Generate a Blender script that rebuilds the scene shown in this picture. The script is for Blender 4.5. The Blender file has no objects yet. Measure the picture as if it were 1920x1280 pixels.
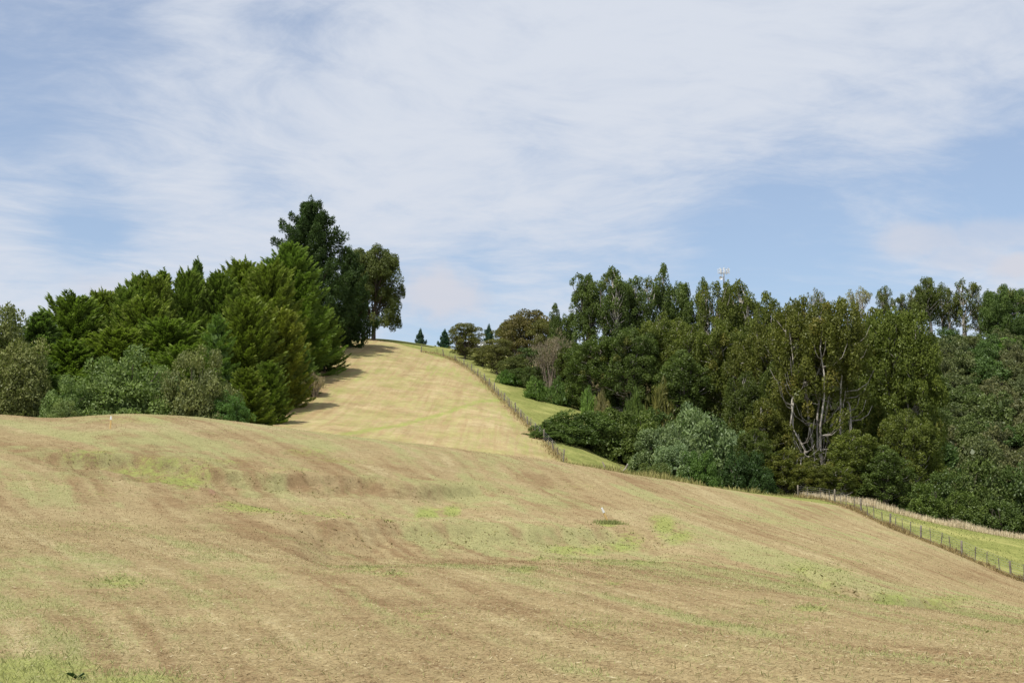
import bpy, math, random
import numpy as np
from mathutils import Vector
R = math.radians
rng = np.random.default_rng(7)
random.seed(7)
scene = bpy.context.scene
COL = scene.collection

# ------------------------------------------------------------------ camera
FPX = 2667.0                       # focal length in pixels of the 1920 px wide photograph (50 mm)
PITCH = math.atan(320.0 / FPX)
CP, SP = math.cos(PITCH), math.sin(PITCH)
cam_d = bpy.data.cameras.new('camera')
cam_d.sensor_width = 36.0
cam_d.lens = 36.0 * FPX / 1920.0
cam_d.clip_start = 0.2
cam_d.clip_end = 20000
cam = bpy.data.objects.new('camera', cam_d)
cam.location = (0, 0, 0)
cam.rotation_euler = (math.pi / 2 + PITCH, 0, 0)
COL.objects.link(cam)
scene.camera = cam

# ------------------------------------------------------------------ light
SUN_EL, SUN_AZ = R(59), R(225)     # azimuth clockwise from +Y: from the left, a little behind the camera
SKY_STRENGTH = 0.10
sun_d = bpy.data.lights.new('sun', 'SUN')
sun_d.energy = 4.6
sun_d.angle = R(0.53)
sun_d.color = (1.0, 0.955, 0.88)
sun = bpy.data.objects.new('sun', sun_d)
sdir = Vector((math.sin(SUN_AZ) * math.cos(SUN_EL), math.cos(SUN_AZ) * math.cos(SUN_EL), math.sin(SUN_EL)))
sun.rotation_euler = sdir.to_track_quat('Z', 'Y').to_euler()
sun.location = (-60, -30, 90)
COL.objects.link(sun)
vs = scene.view_settings
vs.view_transform = 'Standard'
try: vs.look = 'None'
except Exception: pass
vs.exposure = 0.25
vs.gamma = 1.0
vs.use_curve_mapping = False


def ray(px, py):
    a = (px - 960.0) / FPX
    b = (640.0 - py) / FPX
    v = Vector((a, CP - b * SP, SP + b * CP))
    return v.normalized()


# node helpers
class NT:
    def __init__(s, tree):
        s.t = tree; s.n = tree.nodes; s.l = tree.links
    def new(s, typ, **kw):
        n = s.n.new(typ)
        for k, v in kw.items(): setattr(n, k, v)
        return n
    def put(s, sock, v):
        if isinstance(v, bpy.types.NodeSocket): s.l.new(v, sock)
        elif v is not None:
            if hasattr(sock.default_value, '__len__') and not hasattr(v, '__len__'): v = [v] * len(sock.default_value)
            if hasattr(v, '__len__') and len(v) == 3 and len(sock.default_value) == 4: v = (*v, 1)
            sock.default_value = v
    def math(s, op, a, b=None, c=None, clamp=False):
        n = s.new('ShaderNodeMath', operation=op, use_clamp=clamp)
        s.put(n.inputs[0], a)
        if b is not None: s.put(n.inputs[1], b)
        if c is not None: s.put(n.inputs[2], c)
        return n.outputs[0]
    def vmath(s, op, a, b=None, out=0):
        n = s.new('ShaderNodeVectorMath', operation=op)
        s.put(n.inputs[0], a)
        if b is not None: s.put(n.inputs[1], b)
        return n.outputs[out]
    def mix(s, f, a, b, blend='MIX'):
        n = s.new('ShaderNodeMix', data_type='RGBA', blend_type=blend)
        s.put(n.inputs['Factor'], f) if False else s.put(n.inputs[0], f)
        s.put(n.inputs[6], a); s.put(n.inputs[7], b)
        return n.outputs[2]
    def ss(s, x, lo, hi):
        n = s.new('ShaderNodeMapRange', interpolation_type='SMOOTHSTEP')
        s.put(n.inputs[0], x); n.inputs[1].default_value = lo; n.inputs[2].default_value = hi
        n.inputs[3].default_value = 0; n.inputs[4].default_value = 1
        return n.outputs[0]
    def noise(s, vec, scale, detail=4, rough=0.55, dist=0.0):
        n = s.new('ShaderNodeTexNoise')
        s.put(n.inputs['Vector'], vec)
        n.inputs['Scale'].default_value = scale; n.inputs['Detail'].default_value = detail
        n.inputs['Roughness'].default_value = rough; n.inputs['Distortion'].default_value = dist
        return n.outputs['Fac']
    def mapping(s, vec, loc=(0, 0, 0), rot=(0, 0, 0), scale=(1, 1, 1)):
        if any(rot):                                   # turn first, then stretch
            n = s.new('ShaderNodeMapping'); s.put(n.inputs[0], vec); n.inputs[2].default_value = rot; vec = n.outputs[0]
        vec = s.vmath('MULTIPLY', vec, scale)
        return s.vmath('ADD', vec, loc) if any(loc) else vec


# ------------------------------------------------------------------ sky (world)
world = bpy.data.worlds.new('World')
scene.world = world
world.use_nodes = True
w = NT(world.node_tree)
w.n.clear()
sky = w.new('ShaderNodeTexSky', sky_type='NISHITA')
sky.sun_disc = False
sky.sun_elevation = SUN_EL
sky.sun_rotation = SUN_AZ
sky.altitude = 100
sky.air_density = 1.0
sky.dust_density = 0.6
sky.ozone_density = 1.6
tc = w.new('ShaderNodeTexCoord')
d = tc.outputs['Generated']
sep = w.new('ShaderNodeSeparateXYZ'); w.put(sep.inputs[0], d)
zc = w.math('ADD', w.math('MAXIMUM', sep.outputs[2], 0.0), 0.16)
comb = w.new('ShaderNodeCombineXYZ')
w.put(comb.inputs[0], w.math('DIVIDE', sep.outputs[0], zc)); w.put(comb.inputs[1], w.math('DIVIDE', sep.outputs[1], zc))
plane = comb.outputs[0]
# a layer of thin high cloud: big soft sheets, ripples and combed wisps
warp = w.new('ShaderNodeTexNoise'); w.put(warp.inputs['Vector'], plane); warp.inputs['Scale'].default_value = 0.9; warp.inputs['Detail'].default_value = 3
pw = w.vmath('ADD', plane, w.vmath('MULTIPLY', w.vmath('SUBTRACT', warp.outputs['Color'], (0.5, 0.5, 0.5)), (0.7, 0.7, 0)))
big = w.noise(pw, 0.75, 5, 0.55)
wisp = w.noise(w.mapping(pw, (3.1, 1.7, 0), (0, 0, R(38)), (0.7, 4.0, 1)), 1.6, 7, 0.62, 0.25)
rip = w.noise(w.mapping(pw, (1.3, 8.2, 0), (0, 0, R(-20)), (1.4, 2.1, 1)), 4.6, 5, 0.65, 0.2)
cov = w.math('ADD', w.math('MULTIPLY', w.math('SUBTRACT', big, 0.5), 1.8), 0.74)
cov = w.math('ADD', cov, w.math('MULTIPLY', w.math('SUBTRACT', wisp, 0.5), 0.55))
cov = w.math('ADD', cov, w.math('MULTIPLY', w.math('SUBTRACT', rip, 0.5), 1.15))
HOLES = [(-40, 40, 260, 0.55), (230, 20, 150, .25), (580, 45, 80, 0.32), (470, 30, 70, .25), (1900, 320, 110, 0.60), (2050, 330, 180, .45), (1780, 380, 100, .3),
         (1500, 400, 130, 0.42), (1380, 440, 110, 0.38), (1620, 560, 190, 0.42), (1330, 560, 200, .38), (1080, 560, 150, 0.28), (200, 425, 70, 0.42),
         (120, 440, 70, .36), (480, 340, 60, 0.28), (990, 270, 80, 0.2), (780, 620, 110, .28), (40, 250, 120, .2), (800, 610, 130, .25), (905, 520, 70, .22), (730, 530, 60, .15)]
holes = None
for px, py, rad, amt in HOLES:
    kk = 1.0 / (1 - math.cos(rad / FPX))
    g = w.math('EXPONENT', w.math('MULTIPLY', w.math('SUBTRACT', w.vmath('DOT_PRODUCT', d, tuple(ray(px, py)), out=1), 1.0), kk))
    g = w.math('MULTIPLY', g, amt)
    holes = g if holes is None else w.math('ADD', holes, g)
cov = w.math('SUBTRACT', cov, w.math('MINIMUM', holes, 0.85))
cov = w.math('ADD', w.math('MULTIPLY', w.ss(cov, -0.15, 0.98), 0.70), 0.30)
# low puffs
def puff(px, py, rx, ry, amt):
    v = w.vmath('SUBTRACT', d, tuple(ray(px, py)))
    v = w.vmath('MULTIPLY', v, (FPX / rx, FPX / rx, FPX / ry))
    l = w.vmath('LENGTH', v, out=1)
    n = w.noise(d, 34, 5, 0.6)
    l = w.math('ADD', l, w.math('MULTIPLY', w.math('SUBTRACT', n, 0.5), 1.3))
    return w.math('MULTIPLY', w.math('SUBTRACT', 1.0, w.ss(l, 0.4, 1.25)), min(.9, amt * 1.2))
pf = None
for a in [(822, 550, 100, 52, .9), (1730, 448, 90, 40, .5), (1800, 480, 80, 30, .4), (1915, 500, 60, 28, .75), (1860, 440, 120, 35, .35), (1925, 555, 60, 22, .6), (190, 545, 60, 30, .4)]:
    p = puff(*a); pf = p if pf is None else w.math('MAXIMUM', pf, p)
hz = w.math('SUBTRACT', 1.0, w.ss(sep.outputs[2], 0.0, 0.11))
skyc = w.mix(1.0, sky.outputs[0], (0.90, 1.01, 1.12), 'MULTIPLY')
c1 = w.mix(cov, skyc, (5.75, 6.15, 6.90))
c1 = w.mix(w.math('MULTIPLY', hz, 0.30), c1, (4.7, 5.6, 7.0))
c1 = w.mix(pf, c1, (5.55, 5.65, 6.25))
bg = w.new('ShaderNodeBackground'); w.put(bg.inputs[0], c1); bg.inputs[1].default_value = SKY_STRENGTH
wo = w.new('ShaderNodeOutputWorld'); w.l.new(bg.outputs[0], wo.inputs[0])


# ------------------------------------------------------------------ helpers: naming, meshes
def tag(o, label, cat, group=None, kind=None):
    if label: o['label'] = label
    if cat: o['category'] = cat
    if group: o['group'] = group
    if kind: o['kind'] = kind
    return o

def link(name, mesh, parent=None, loc=None):
    o = bpy.data.objects.new(name, mesh)
    COL.objects.link(o)
    if parent is not None: o.parent = parent
    if loc is not None: o.location = loc
    return o

def mesh_np(name, V, F, mat=None, smooth=False, fattr=None, vattr=None):
    """V (n,3), F (m,k) all faces with k corners"""
    V = np.asarray(V, np.float32); F = np.asarray(F, np.int32)
    me = bpy.data.meshes.new(name)
    me.vertices.add(len(V)); me.vertices.foreach_set('co', V.ravel())
    m, k = F.shape
    me.loops.add(m * k); me.loops.foreach_set('vertex_index', F.ravel())
    me.polygons.add(m)
    me.polygons.foreach_set('loop_start', np.arange(0, m * k, k, dtype=np.int32))
    me.polygons.foreach_set('loop_total', np.full(m, k, np.int32))
    me.polygons.foreach_set('use_smooth', np.full(m, smooth, bool))
    if fattr:
        for nm, a in fattr.items():
            at = me.attributes.new(nm, 'FLOAT', 'FACE'); at.data.foreach_set('value', np.asarray(a, np.float32))
    if vattr:
        for nm, a in vattr.items():
            at = me.attributes.new(nm, 'FLOAT', 'POINT'); at.data.foreach_set('value', np.asarray(a, np.float32))
    if mat: me.materials.append(mat)
    me.update(calc_edges=True)
    return me

def unit(a): return a / np.maximum(np.linalg.norm(a, axis=-1, keepdims=True), 1e-9)

def tube_arrays(P, Rr, sides=6):
    P = np.asarray(P, float); n = len(P)
    T = np.gradient(P, axis=0); T = unit(T)
    ref = np.array([0.3, 0.9, 0.2]) if abs(T[:, 2]).mean() > .6 else np.array([0.1, 0.2, 1.0])
    A = unit(np.cross(T, ref)); B = np.cross(T, A)
    ang = np.linspace(0, 2 * math.pi, sides, endpoint=False)
    V = (P[:, None] + np.asarray(Rr)[:, None, None] * (np.cos(ang)[None, :, None] * A[:, None] + np.sin(ang)[None, :, None] * B[:, None])).reshape(-1, 3)
    F = []
    for i in range(n - 1):
        for j in range(sides):
            k = (j + 1) % sides
            F.append((i * sides + j, i * sides + k, (i + 1) * sides + k, (i + 1) * sides + j))
    return V, np.array(F)

def tube(name, P, Rr, mat, sides=6):
    V, F = tube_arrays(P, Rr, sides)
    return mesh_np(name, V, F, mat, smooth=True)

def tubes(name, lst, mat, sides=4):
    VV, FF, o = [], [], 0
    for P, Rr in lst:
        V, F = tube_arrays(P, Rr, sides); VV.append(V); FF.append(F + o); o += len(V)
    return mesh_np(name, np.concatenate(VV), np.concatenate(FF), mat, smooth=True)

def boxes(name, lst, mat):
    """lst of (centre, half size, rotz)"""
    VV, FF, o = [], [], 0
    base = np.array([(x, y, z) for x in (-1, 1) for y in (-1, 1) for z in (-1, 1)], float)
    fc = np.array([(0, 1, 3, 2), (4, 6, 7, 5), (0, 4, 5, 1), (2, 3, 7, 6), (0, 2, 6, 4), (1, 5, 7, 3)])
    for c, h, rz in lst:
        v = base * np.array(h)
        cs, sn = math.cos(rz), math.sin(rz)
        v = np.stack([v[:, 0] * cs - v[:, 1] * sn, v[:, 0] * sn + v[:, 1] * cs, v[:, 2]], 1) + np.array(c)
        VV.append(v); FF.append(fc + o); o += 8
    return mesh_np(name, np.concatenate(VV), np.concatenate(FF), mat)


# numpy value noise
_perm = rng.random((256, 256))
def vnoise(x, y):
    xi = np.floor(x).astype(int); yi = np.floor(y).astype(int)
    fx = x - xi; fy = y - yi
    fx = fx * fx * fx * (fx * (fx * 6 - 15) + 10); fy = fy * fy * fy * (fy * (fy * 6 - 15) + 10)
    g = lambda a, b: _perm[a & 255, b & 255]
    return (g(xi, yi) * (1 - fx) + g(xi + 1, yi) * fx) * (1 - fy) + (g(xi, yi + 1) * (1 - fx) + g(xi + 1, yi + 1) * fx) * fy - 0.5
def fbm(x, y, o=4, r=0.5):
    a, s, t = 1.0, 0, 0
    for i in range(o):
        s = s + a * vnoise(x * 2 ** i + 17.3 * i, y * 2 ** i + 9.1 * i); t += a; a *= r
    return s / t * 2
def sst(x, a, b):
    t = np.clip((x - a) / (b - a), 0, 1); return t * t * (3 - 2 * t)

def pchip(xk, yk, x):
    """monotone cubic; xk (n,), yk (n,) ; clamped outside"""
    xk = np.asarray(xk, float); yk = np.asarray(yk, float)
    h = np.diff(xk); dl = np.diff(yk) / h
    m = np.zeros(len(xk))
    for i in range(1, len(xk) - 1):
        if dl[i - 1] * dl[i] > 0:
            w1, w2 = 2 * h[i] + h[i - 1], h[i] + 2 * h[i - 1]
            m[i] = (w1 + w2) / (w1 / dl[i - 1] + w2 / dl[i])
    m[0], m[-1] = dl[0], dl[-1]
    x = np.clip(x, xk[0], xk[-1])
    i = np.clip(np.searchsorted(xk, x) - 1, 0, len(xk) - 2)
    t = (x - xk[i]) / h[i]
    return ((1 + 2 * t) * (1 - t) ** 2 * yk[i] + t * (1 - t) ** 2 * h[i] * m[i] + t * t * (3 - 2 * t) * yk[i + 1] + t * t * (t - 1) * h[i] * m[i + 1])


# ------------------------------------------------------------------ terrain heights
# each key: picture column -> list of (distance, picture row) that the ground passes through
KX = [-900, -300, 0, 250, 500, 690, 850, 1050, 1200, 1400, 1560, 1700, 1920, 2300, 2900]
KEY = {
    -900: [(14, 1260), (30, 1040), (60, 880), (80, 810), (100, 770), (118, 800), (150, 775), (190, 740), (235, 720), (330, 760), (3000, 945)],
    -300: [(14, 1275), (30, 1060), (60, 890), (80, 815), (100, 772), (118, 800), (150, 775), (190, 735), (235, 705), (330, 750), (3000, 945)],
    0:    [(14, 1280), (30, 1080), (60, 900), (80, 825), (100, 778), (118, 800), (150, 775), (190, 730), (235, 695), (330, 740), (3000, 945)],
    250:  [(14, 1280), (30, 1090), (60, 915), (78, 832), (96, 774), (116, 800), (150, 765), (190, 715), (240, 675), (330, 730), (3000, 945)],
    500:  [(14, 1280), (30, 1095), (60, 935), (80, 850), (100, 795), (118, 812), (137, 798), (185, 710), (248, 645), (330, 720), (3000, 945)],
    690:  [(14, 1280), (30, 1100), (60, 955), (80, 875), (100, 821), (118, 838), (142, 800), (190, 705), (256, 634), (330, 705), (3000, 945)],
    850:  [(14, 1280), (30, 1105), (60, 972), (82, 892), (103, 841), (120, 856), (150, 790), (195, 715), (262, 654), (340, 690), (3000, 945)],
    1050: [(14, 1280), (30, 1112), (60, 990), (85, 915), (108, 868), (123, 880), (150, 822), (190, 762), (268, 680), (340, 710), (3000, 945)],
    1200: [(14, 1280), (30, 1120), (60, 1003), (87, 930), (112, 890), (127, 906), (150, 882), (195, 785), (275, 690), (340, 715), (3000, 945)],
    1400: [(14, 1280), (30, 1135), (60, 1025), (92, 960), (120, 922), (134, 948), (158, 935), (205, 830), (290, 678), (350, 710), (3000, 945)],
    1560: [(14, 1280), (30, 1150), (60, 1050), (98, 985), (128, 937), (146, 972), (168, 958), (222, 815), (300, 650), (360, 690), (3000, 945)],
    1700: [(14, 1280), (30, 1165), (60, 1085), (103, 1003), (127, 968), (148, 1003), (172, 968), (225, 800), (305, 632), (365, 670), (3000, 945)],
    1920: [(14, 1280), (30, 1190), (60, 1135), (89, 1088), (128, 1012), (150, 1045), (176, 1000), (230, 800), (312, 640), (370, 680), (3000, 945)],
    2300: [(14, 1285), (30, 1220), (60, 1190), (85, 1170), (130, 1075), (152, 1100), (180, 1040), (235, 820), (315, 650), (375, 690), (3000, 945)],
    2900: [(14, 1290), (30, 1250), (60, 1235), (85, 1220), (132, 1140), (152, 1150), (180, 1080), (235, 850), (315, 660), (375, 700), (3000, 945)],
}
# finer picture outline of the crest of the near paddock
CRX = [-900, -300, 0, 90, 170, 250, 350, 430, 500, 620, 720, 800, 900, 1000, 1100, 1200, 1330, 1400, 1480, 1560, 1640, 1700, 1800, 1920, 2300, 2900]
CRY = [770, 772, 778, 783, 778, 773.5, 778, 786, 795, 812, 825, 834, 848, 860, 875, 891, 911, 922, 932, 938, 952, 968, 990, 1012, 1075, 1140]
NPX = 420
PXG = np.linspace(-900, 2900, NPX)
knots = np.array([KEY[k] for k in KX], float)             # (cols, knots, 2)
NK = knots.shape[1]
YK = np.stack([pchip(KX, knots[:, i, 0], PXG) for i in range(NK)], 1)
PK = np.stack([pchip(KX, knots[:, i, 1], PXG) for i in range(NK)], 1)
PK[:, 4] = pchip(CRX, CRY, PXG)
NYG = 2600
LYG = np.linspace(math.log(14), math.log(3000), NYG)
PYT = np.stack([pchip(np.log(YK[i]), PK[i], LYG) for i in range(NPX)])       # picture row by (column, log distance)
# soften sideways so knots leave no facets
for _ in range(6):
    PYT[1:-1] = 0.25 * PYT[:-2] + 0.5 * PYT[1:-1] + 0.25 * PYT[2:]

def tab(T, px, Y):
    a = np.clip((np.asarray(px, float) + 900) / 3800 * (NPX - 1), 0, NPX - 1.001)
    b = np.clip((np.log(np.maximum(Y, 14.0)) - LYG[0]) / (LYG[-1] - LYG[0]) * (NYG - 1), 0, NYG - 1.001)
    i = a.astype(int); j = b.astype(int); fa = a - i; fb = b - j
    return (T[i, j] * (1 - fa) + T[i + 1, j] * fa) * (1 - fb) + (T[i, j + 1] * (1 - fa) + T[i + 1, j + 1] * fa) * fb

def base_pix(x, Y):
    Ye = np.maximum(Y, 14.0)
    u = x / Ye
    px = 960 + FPX * u * CP
    for _ in range(4):
        py = tab(PYT, px, Ye)
        px = 960 + FPX * u * (CP - (640 - py) / FPX * SP)
    return px, py

def slope(py):
    b = (640 - py) / FPX
    return (SP + b * CP) / (CP - b * SP)

def ycol(px, py, lo=14, hi=130):
    """distance at which the base ground passes row py in column px (between distances lo and hi)"""
    ys = np.exp(np.linspace(math.log(lo), math.log(hi), 500))
    t = tab(PYT, np.full(500, float(px)), ys)
    return ys[np.argmin(np.abs(t - py))]

def xat(px, py, Y):
    b = (640 - py) / FPX
    return (px - 960) / FPX * Y / (CP - b * SP)

# slump scarps and banks on the near paddock: lines in plan, ground drops on the near side
def line_fn(pts, n=60):
    pxs = np.linspace(pts[0][0], pts[-1][0], n)
    pys = np.interp(pxs, [p[0] for p in pts], [p[1] for p in pts])
    return pxs, np.array([ycol(a, b) for a, b in zip(pxs, pys)])
S1 = line_fn([(20, 846), (110, 850), (250, 858), (330, 868), (450, 886), (600, 898), (760, 908), (960, 922)])
S2 = line_fn([(20, 875), (180, 885), (300, 900), (400, 930), (480, 962), (620, 985), (760, 985), (960, 960)])
S3 = line_fn([(540, 978), (620, 987), (850, 986), (1000, 990), (1190, 994), (1300, 1008)])
S4 = line_fn([(1130, 1000), (1225, 968), (1300, 1010)])
S5 = line_fn([(1460, 1040), (1560, 1085), (1650, 1107), (1830, 1128)])

def bumps(x, Y, px):
    z = np.zeros_like(x)
    wob = fbm(x * 0.22, Y * 0.22, 4, .6) * 3.0
    def at(S, e): return np.interp(px, S[0], S[1]), sst(px, S[0][0], S[0][0] + e) * (1 - sst(px, S[0][-1] - e, S[0][-1]))
    y1, w1 = at(S1, 120); y2, _ = at(S2, 100)
    t = (y1 + wob - Y)
    span = np.maximum(y1 - y2, 3)
    z -= 0.50 * w1 * sst(t, 0, 1.7) * (1 - sst(t, span * 0.55, span * 1.05))
    z += 0.12 * w1 * np.exp(-((t + .6) / 1.2) ** 2)
    y3, w3 = at(S3, 90)
    t = (y3 + wob * .7 - Y)
    z -= 0.42 * w3 * sst(t, 0, 3.0) * (1 - sst(t, 6, 20))
    z += 0.10 * w3 * np.exp(-((t + 1.) / 2.) ** 2)
    y5, w5 = at(S5, 90)
    t = (y5 + wob * .5 - Y)
    z -= 0.30 * w5 * sst(t, 0, 1.5) * (1 - sst(t, 2.5, 9))
    rough = np.clip(w1 * np.exp(-(((y1 + y2) / 2 - Y) / 9) ** 2) + .8 * w3 * np.exp(-((y3 - 4 - Y) / 7) ** 2) + .5 * w5 * np.exp(-((y5 - 2 - Y) / 4) ** 2), 0, 1)
    near = 1 - sst(Y, 150, 300)
    z += fbm(x * 0.07, Y * 0.07, 3) * 0.14 * near
    z += fbm(x * 0.8, Y * 0.8, 3) * (0.03 + 0.12 * rough) * near
    z += fbm(x * 2.6 + 5, Y * 2.6, 2) * (0.015 + 0.06 * rough) * (1 - sst(Y, 60, 120))
    # faint ridges left by the mower, along the slope
    s = x * math.cos(R(-27.7)) - Y * math.sin(R(-27.7)) * -1
    z += 0.010 * fbm((x * .885 + Y * .466) * 1.1, (Y * .885 - x * .466) * .06, 2) * (1 - sst(Y, 70, 110))
    return z, rough

def ground(x, Y, full=False):
    x = np.asarray(x, float); Y = np.asarray(Y, float)
    px, py = base_pix(x, Y)
    z = slope(py) * np.maximum(Y, 14.0)
    bz, rough = bumps(x, Y, px)
    z = z + bz
    if full: return z, px, py, rough
    return z
def gz(x, y): return float(ground(np.array([x]), np.array([y]))[0])

# ------------------------------------------------------------------ materials
def mat_new(name):
    m = bpy.data.materials.new(name); m.use_nodes = True
    t = NT(m.node_tree); t.n.clear()
    out = t.new('ShaderNodeOutputMaterial')
    return m, t, out

_gx = np.linspace(-400, 400, 8001)
_th = np.radians(np.interp(_gx, [-60, -25, -9, -3, 5, 25, 60], [34, 31, 26, 14, 11, 8, 7]))
_F = np.cumsum(1 / np.tan(_th)) * (_gx[1] - _gx[0])
def stream(x, Y):
    """which mown line a point lies on: where its line crosses the distance of 30 m"""
    return np.interp(np.interp(x, _gx, _F) + (Y - 30), _F, _gx)

def fields(x, Y, px, py):
    """what grows where: mown streaks (0 bare thatch .. 1 pale straw) and washed green regrowth"""
    w_ = fbm(x * .03, Y * .03, 2) * 3
    ac, al = stream(x, Y) + w_ * .4, Y
    st = .50 + .30 * fbm(ac * .45, al * .03, 4, .65) + .26 * fbm(ac * 1.7 + 9, al * .05, 3, .6) + .36 * fbm(ac * 4.2 + 3, al * .10, 2, .6) + .28 * fbm(x * .45 + 3, Y * .45, 5, .7)
    st = np.clip(st, 0, 1)
    wa = .31 + .65 * fbm(ac * .50 + 31, al * .035 + 7, 4, .65) + .55 * fbm(x * .09 + 50, Y * .09, 3) + .45 * fbm(ac * 2.3 + 2, al * .12, 3, .6) + .4 * fbm(x * .6 + 8, Y * .6, 4, .7)
    return st, np.clip(wa, 0, 1)

def ground_mat(name, far):
    m, t, out = mat_new(name)
    tcn = t.new('ShaderNodeTexCoord'); P = tcn.outputs['Object']
    at = lambda n: t.new('ShaderNodeAttribute', attribute_name=n).outputs['Fac']
    green, brown, pale, lush, earth = at('green'), at('brown'), at('pale'), at('lush'), at('earth')
    flat = t.vmath('MULTIPLY', P, (1, 1, 0))
    if not far:
        st1 = t.noise(t.mapping(flat, (0, 0, 0), (0, 0, R(-27.7)), (0.75, 0.05, 1)), 1.0, 5, 0.6, 0.3)
        st2 = t.noise(t.mapping(flat, (31, 7, 0), (0, 0, R(-24)), (0.30, 0.035, 1)), 1.0, 4, 0.6, 0.5)
        st3 = t.noise(t.mapping(flat, (11, 17, 0), (0, 0, R(-29)), (2.6, 0.22, 1)), 1.0, 4, 0.65, 0.2)
    else:
        st1 = t.noise(t.mapping(flat, (0, 0, 0), (0, 0, R(.5)), (1.05, 0.035, 1)), 1.0, 4, 0.6, 0.3)
        st2 = t.noise(t.mapping(flat, (31, 7, 0), (0, 0, R(16)), (0.26, 0.12, 1)), 1.0, 4, 0.6, 0.5)
        st3 = t.noise(t.mapping(flat, (11, 17, 0), (0, 0, R(.5)), (2.0, 0.12, 1)), 1.0, 4, 0.65, 0.2)
    mid = t.noise(flat, 0.16, 5, 0.6, 0.3)
    fine = t.noise(P, 3.2, 5, 0.7)
    finer = t.noise(P, 14.0, 4, 0.75)
    grain = t.noise(t.mapping(flat, (0, 0, 0), (0, 0, R(35)), (1, .35, 1)), 45.0, 3, 0.7)
    tan = (0.268, 0.209, 0.112) if not far else (0.318, 0.245, 0.128)
    palec = (0.340, 0.285, 0.160) if not far else (0.400, 0.325, 0.182)
    brownc = (0.205, 0.142, 0.076) if not far else (0.265, 0.190, 0.098)
    ggreen = (0.258, 0.256, 0.116) if not far else (0.255, 0.262, 0.090)
    gbright = (0.225, 0.270, 0.070)
    lushc, lushd = (0.215, 0.225, 0.070), (0.150, 0.165, 0.050)
    earthc = (0.25, 0.160, 0.10)
    streak, wash = at('streak'), at('wash')
    if far:
        c = t.mix(t.ss(t.math('ADD', t.math('MULTIPLY', st2, .5), t.math('MULTIPLY', st3, .5)), 0.36, 0.64), tan, palec)
        fb = t.math('ADD', t.math('MULTIPLY', t.ss(st1, 0.42, 0.64), 0.6), t.math('MULTIPLY', brown, 0.85))
        fb = t.math('ADD', fb, t.math('MULTIPLY', t.ss(t.noise(flat, 0.42, 5, 0.7), 0.48, 0.66), 0.45))
        fb = t.math('MULTIPLY', fb, t.ss(fine, 0.22, 0.62), clamp=True)
        c = t.mix(fb, c, brownc)
        fg = t.math('MULTIPLY', t.ss(t.math('ADD', mid, t.math('MULTIPLY', t.math('SUBTRACT', st3, 0.5), 0.9)), 0.40, 0.66), 0.72)
        c = t.mix(t.math('MULTIPLY', fg, t.ss(finer, 0.30, 0.62)), c, ggreen)
    else:
        sk = t.math('ADD', streak, t.math('MULTIPLY', t.math('SUBTRACT', fine, 0.5), 0.9))
        sk = t.math('SUBTRACT', sk, t.math('MULTIPLY', brown, 0.48))
        c = t.mix(t.ss(sk, 0.05, 0.55), brownc, tan)
        c = t.mix(t.ss(sk, 0.55, 1.05), c, palec)
        fg = t.math('MULTIPLY', t.ss(t.math('ADD', wash, t.math('MULTIPLY', t.math('SUBTRACT', finer, 0.5), 0.7)), 0.28, 0.85), 0.8)
        c = t.mix(fg, c, ggreen)
    c = t.mix(t.math('MULTIPLY', pale, t.ss(fine, 0.2, 0.7), clamp=True), c, palec)
    # listed green patches, frayed by noise
    pg = t.math('ADD', green, t.math('MULTIPLY', t.math('SUBTRACT', fine, 0.5), 1.9))
    pg = t.math('ADD', pg, t.math('MULTIPLY', t.math('SUBTRACT', st3, 0.5), 0.8))
    pg = t.ss(pg, 0.28, 1.0)
    pg = t.math('MULTIPLY', pg, t.ss(green, 0.02, 0.3))
    c = t.mix(t.math('MULTIPLY', pg, 0.7), c, gbright)
    pe = t.math('MULTIPLY', t.ss(t.math('ADD', earth, t.math('MULTIPLY', t.math('SUBTRACT', fine, 0.5), 1.2)), 0.35, 0.8), t.ss(earth, .02, .3))
    c = t.mix(pe, c, earthc)
    lc = t.mix(t.ss(fine, 0.35, 0.65), lushd, lushc)
    lc = t.mix(t.ss(mid, 0.45, 0.68), lc, (0.29, 0.28, 0.10))
    c = t.mix(lush, c, lc)
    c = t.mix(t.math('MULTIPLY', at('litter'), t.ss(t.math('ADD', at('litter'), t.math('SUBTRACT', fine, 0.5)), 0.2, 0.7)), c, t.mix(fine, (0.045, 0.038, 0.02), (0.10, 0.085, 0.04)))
    # clumpy stubble
    cl = t.noise(t.mapping(P, (5, 3, 0), (0, 0, R(-27)), (1.0, .45, 1) if not far else (.8, .5, 1)), 1.1 if not far else .55, 6, 0.74)
    kc = t.math('ADD', 0.74 if not far else .58, t.math('MULTIPLY', cl, 0.52 if not far else .84))
    kv = t.new('ShaderNodeCombineXYZ')
    for i in range(3): t.put(kv.inputs[i], kc)
    c = t.mix(1.0, c, kv.outputs[0], 'MULTIPLY')
    # stalk-sized light and dark flecks
    fl = t.math('ADD', t.math('MULTIPLY', t.math('SUBTRACT', finer, 0.5), 1.15), t.math('MULTIPLY', t.math('SUBTRACT', grain, 0.5), 1.7))
    fl = t.math('ADD', fl, t.math('MULTIPLY', t.math('SUBTRACT', fine, 0.5), 0.55))
    k = t.math('ADD', 1.0, fl)
    kk = t.new('ShaderNodeCombineXYZ')
    for i in range(3): t.put(kk.inputs[i], k)
    c = t.mix(1.0, c, kk.outputs[0], 'MULTIPLY')
    b = t.new('ShaderNodeBump'); b.inputs['Strength'].default_value = 0.5; b.inputs['Distance'].default_value = 0.07
    hh = t.math('ADD', t.math('MULTIPLY', fine, 0.8), t.math('ADD', t.math('MULTIPLY', finer, 0.35), t.math('MULTIPLY', grain, 0.15)))
    t.put(b.inputs['Height'], hh)
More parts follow.
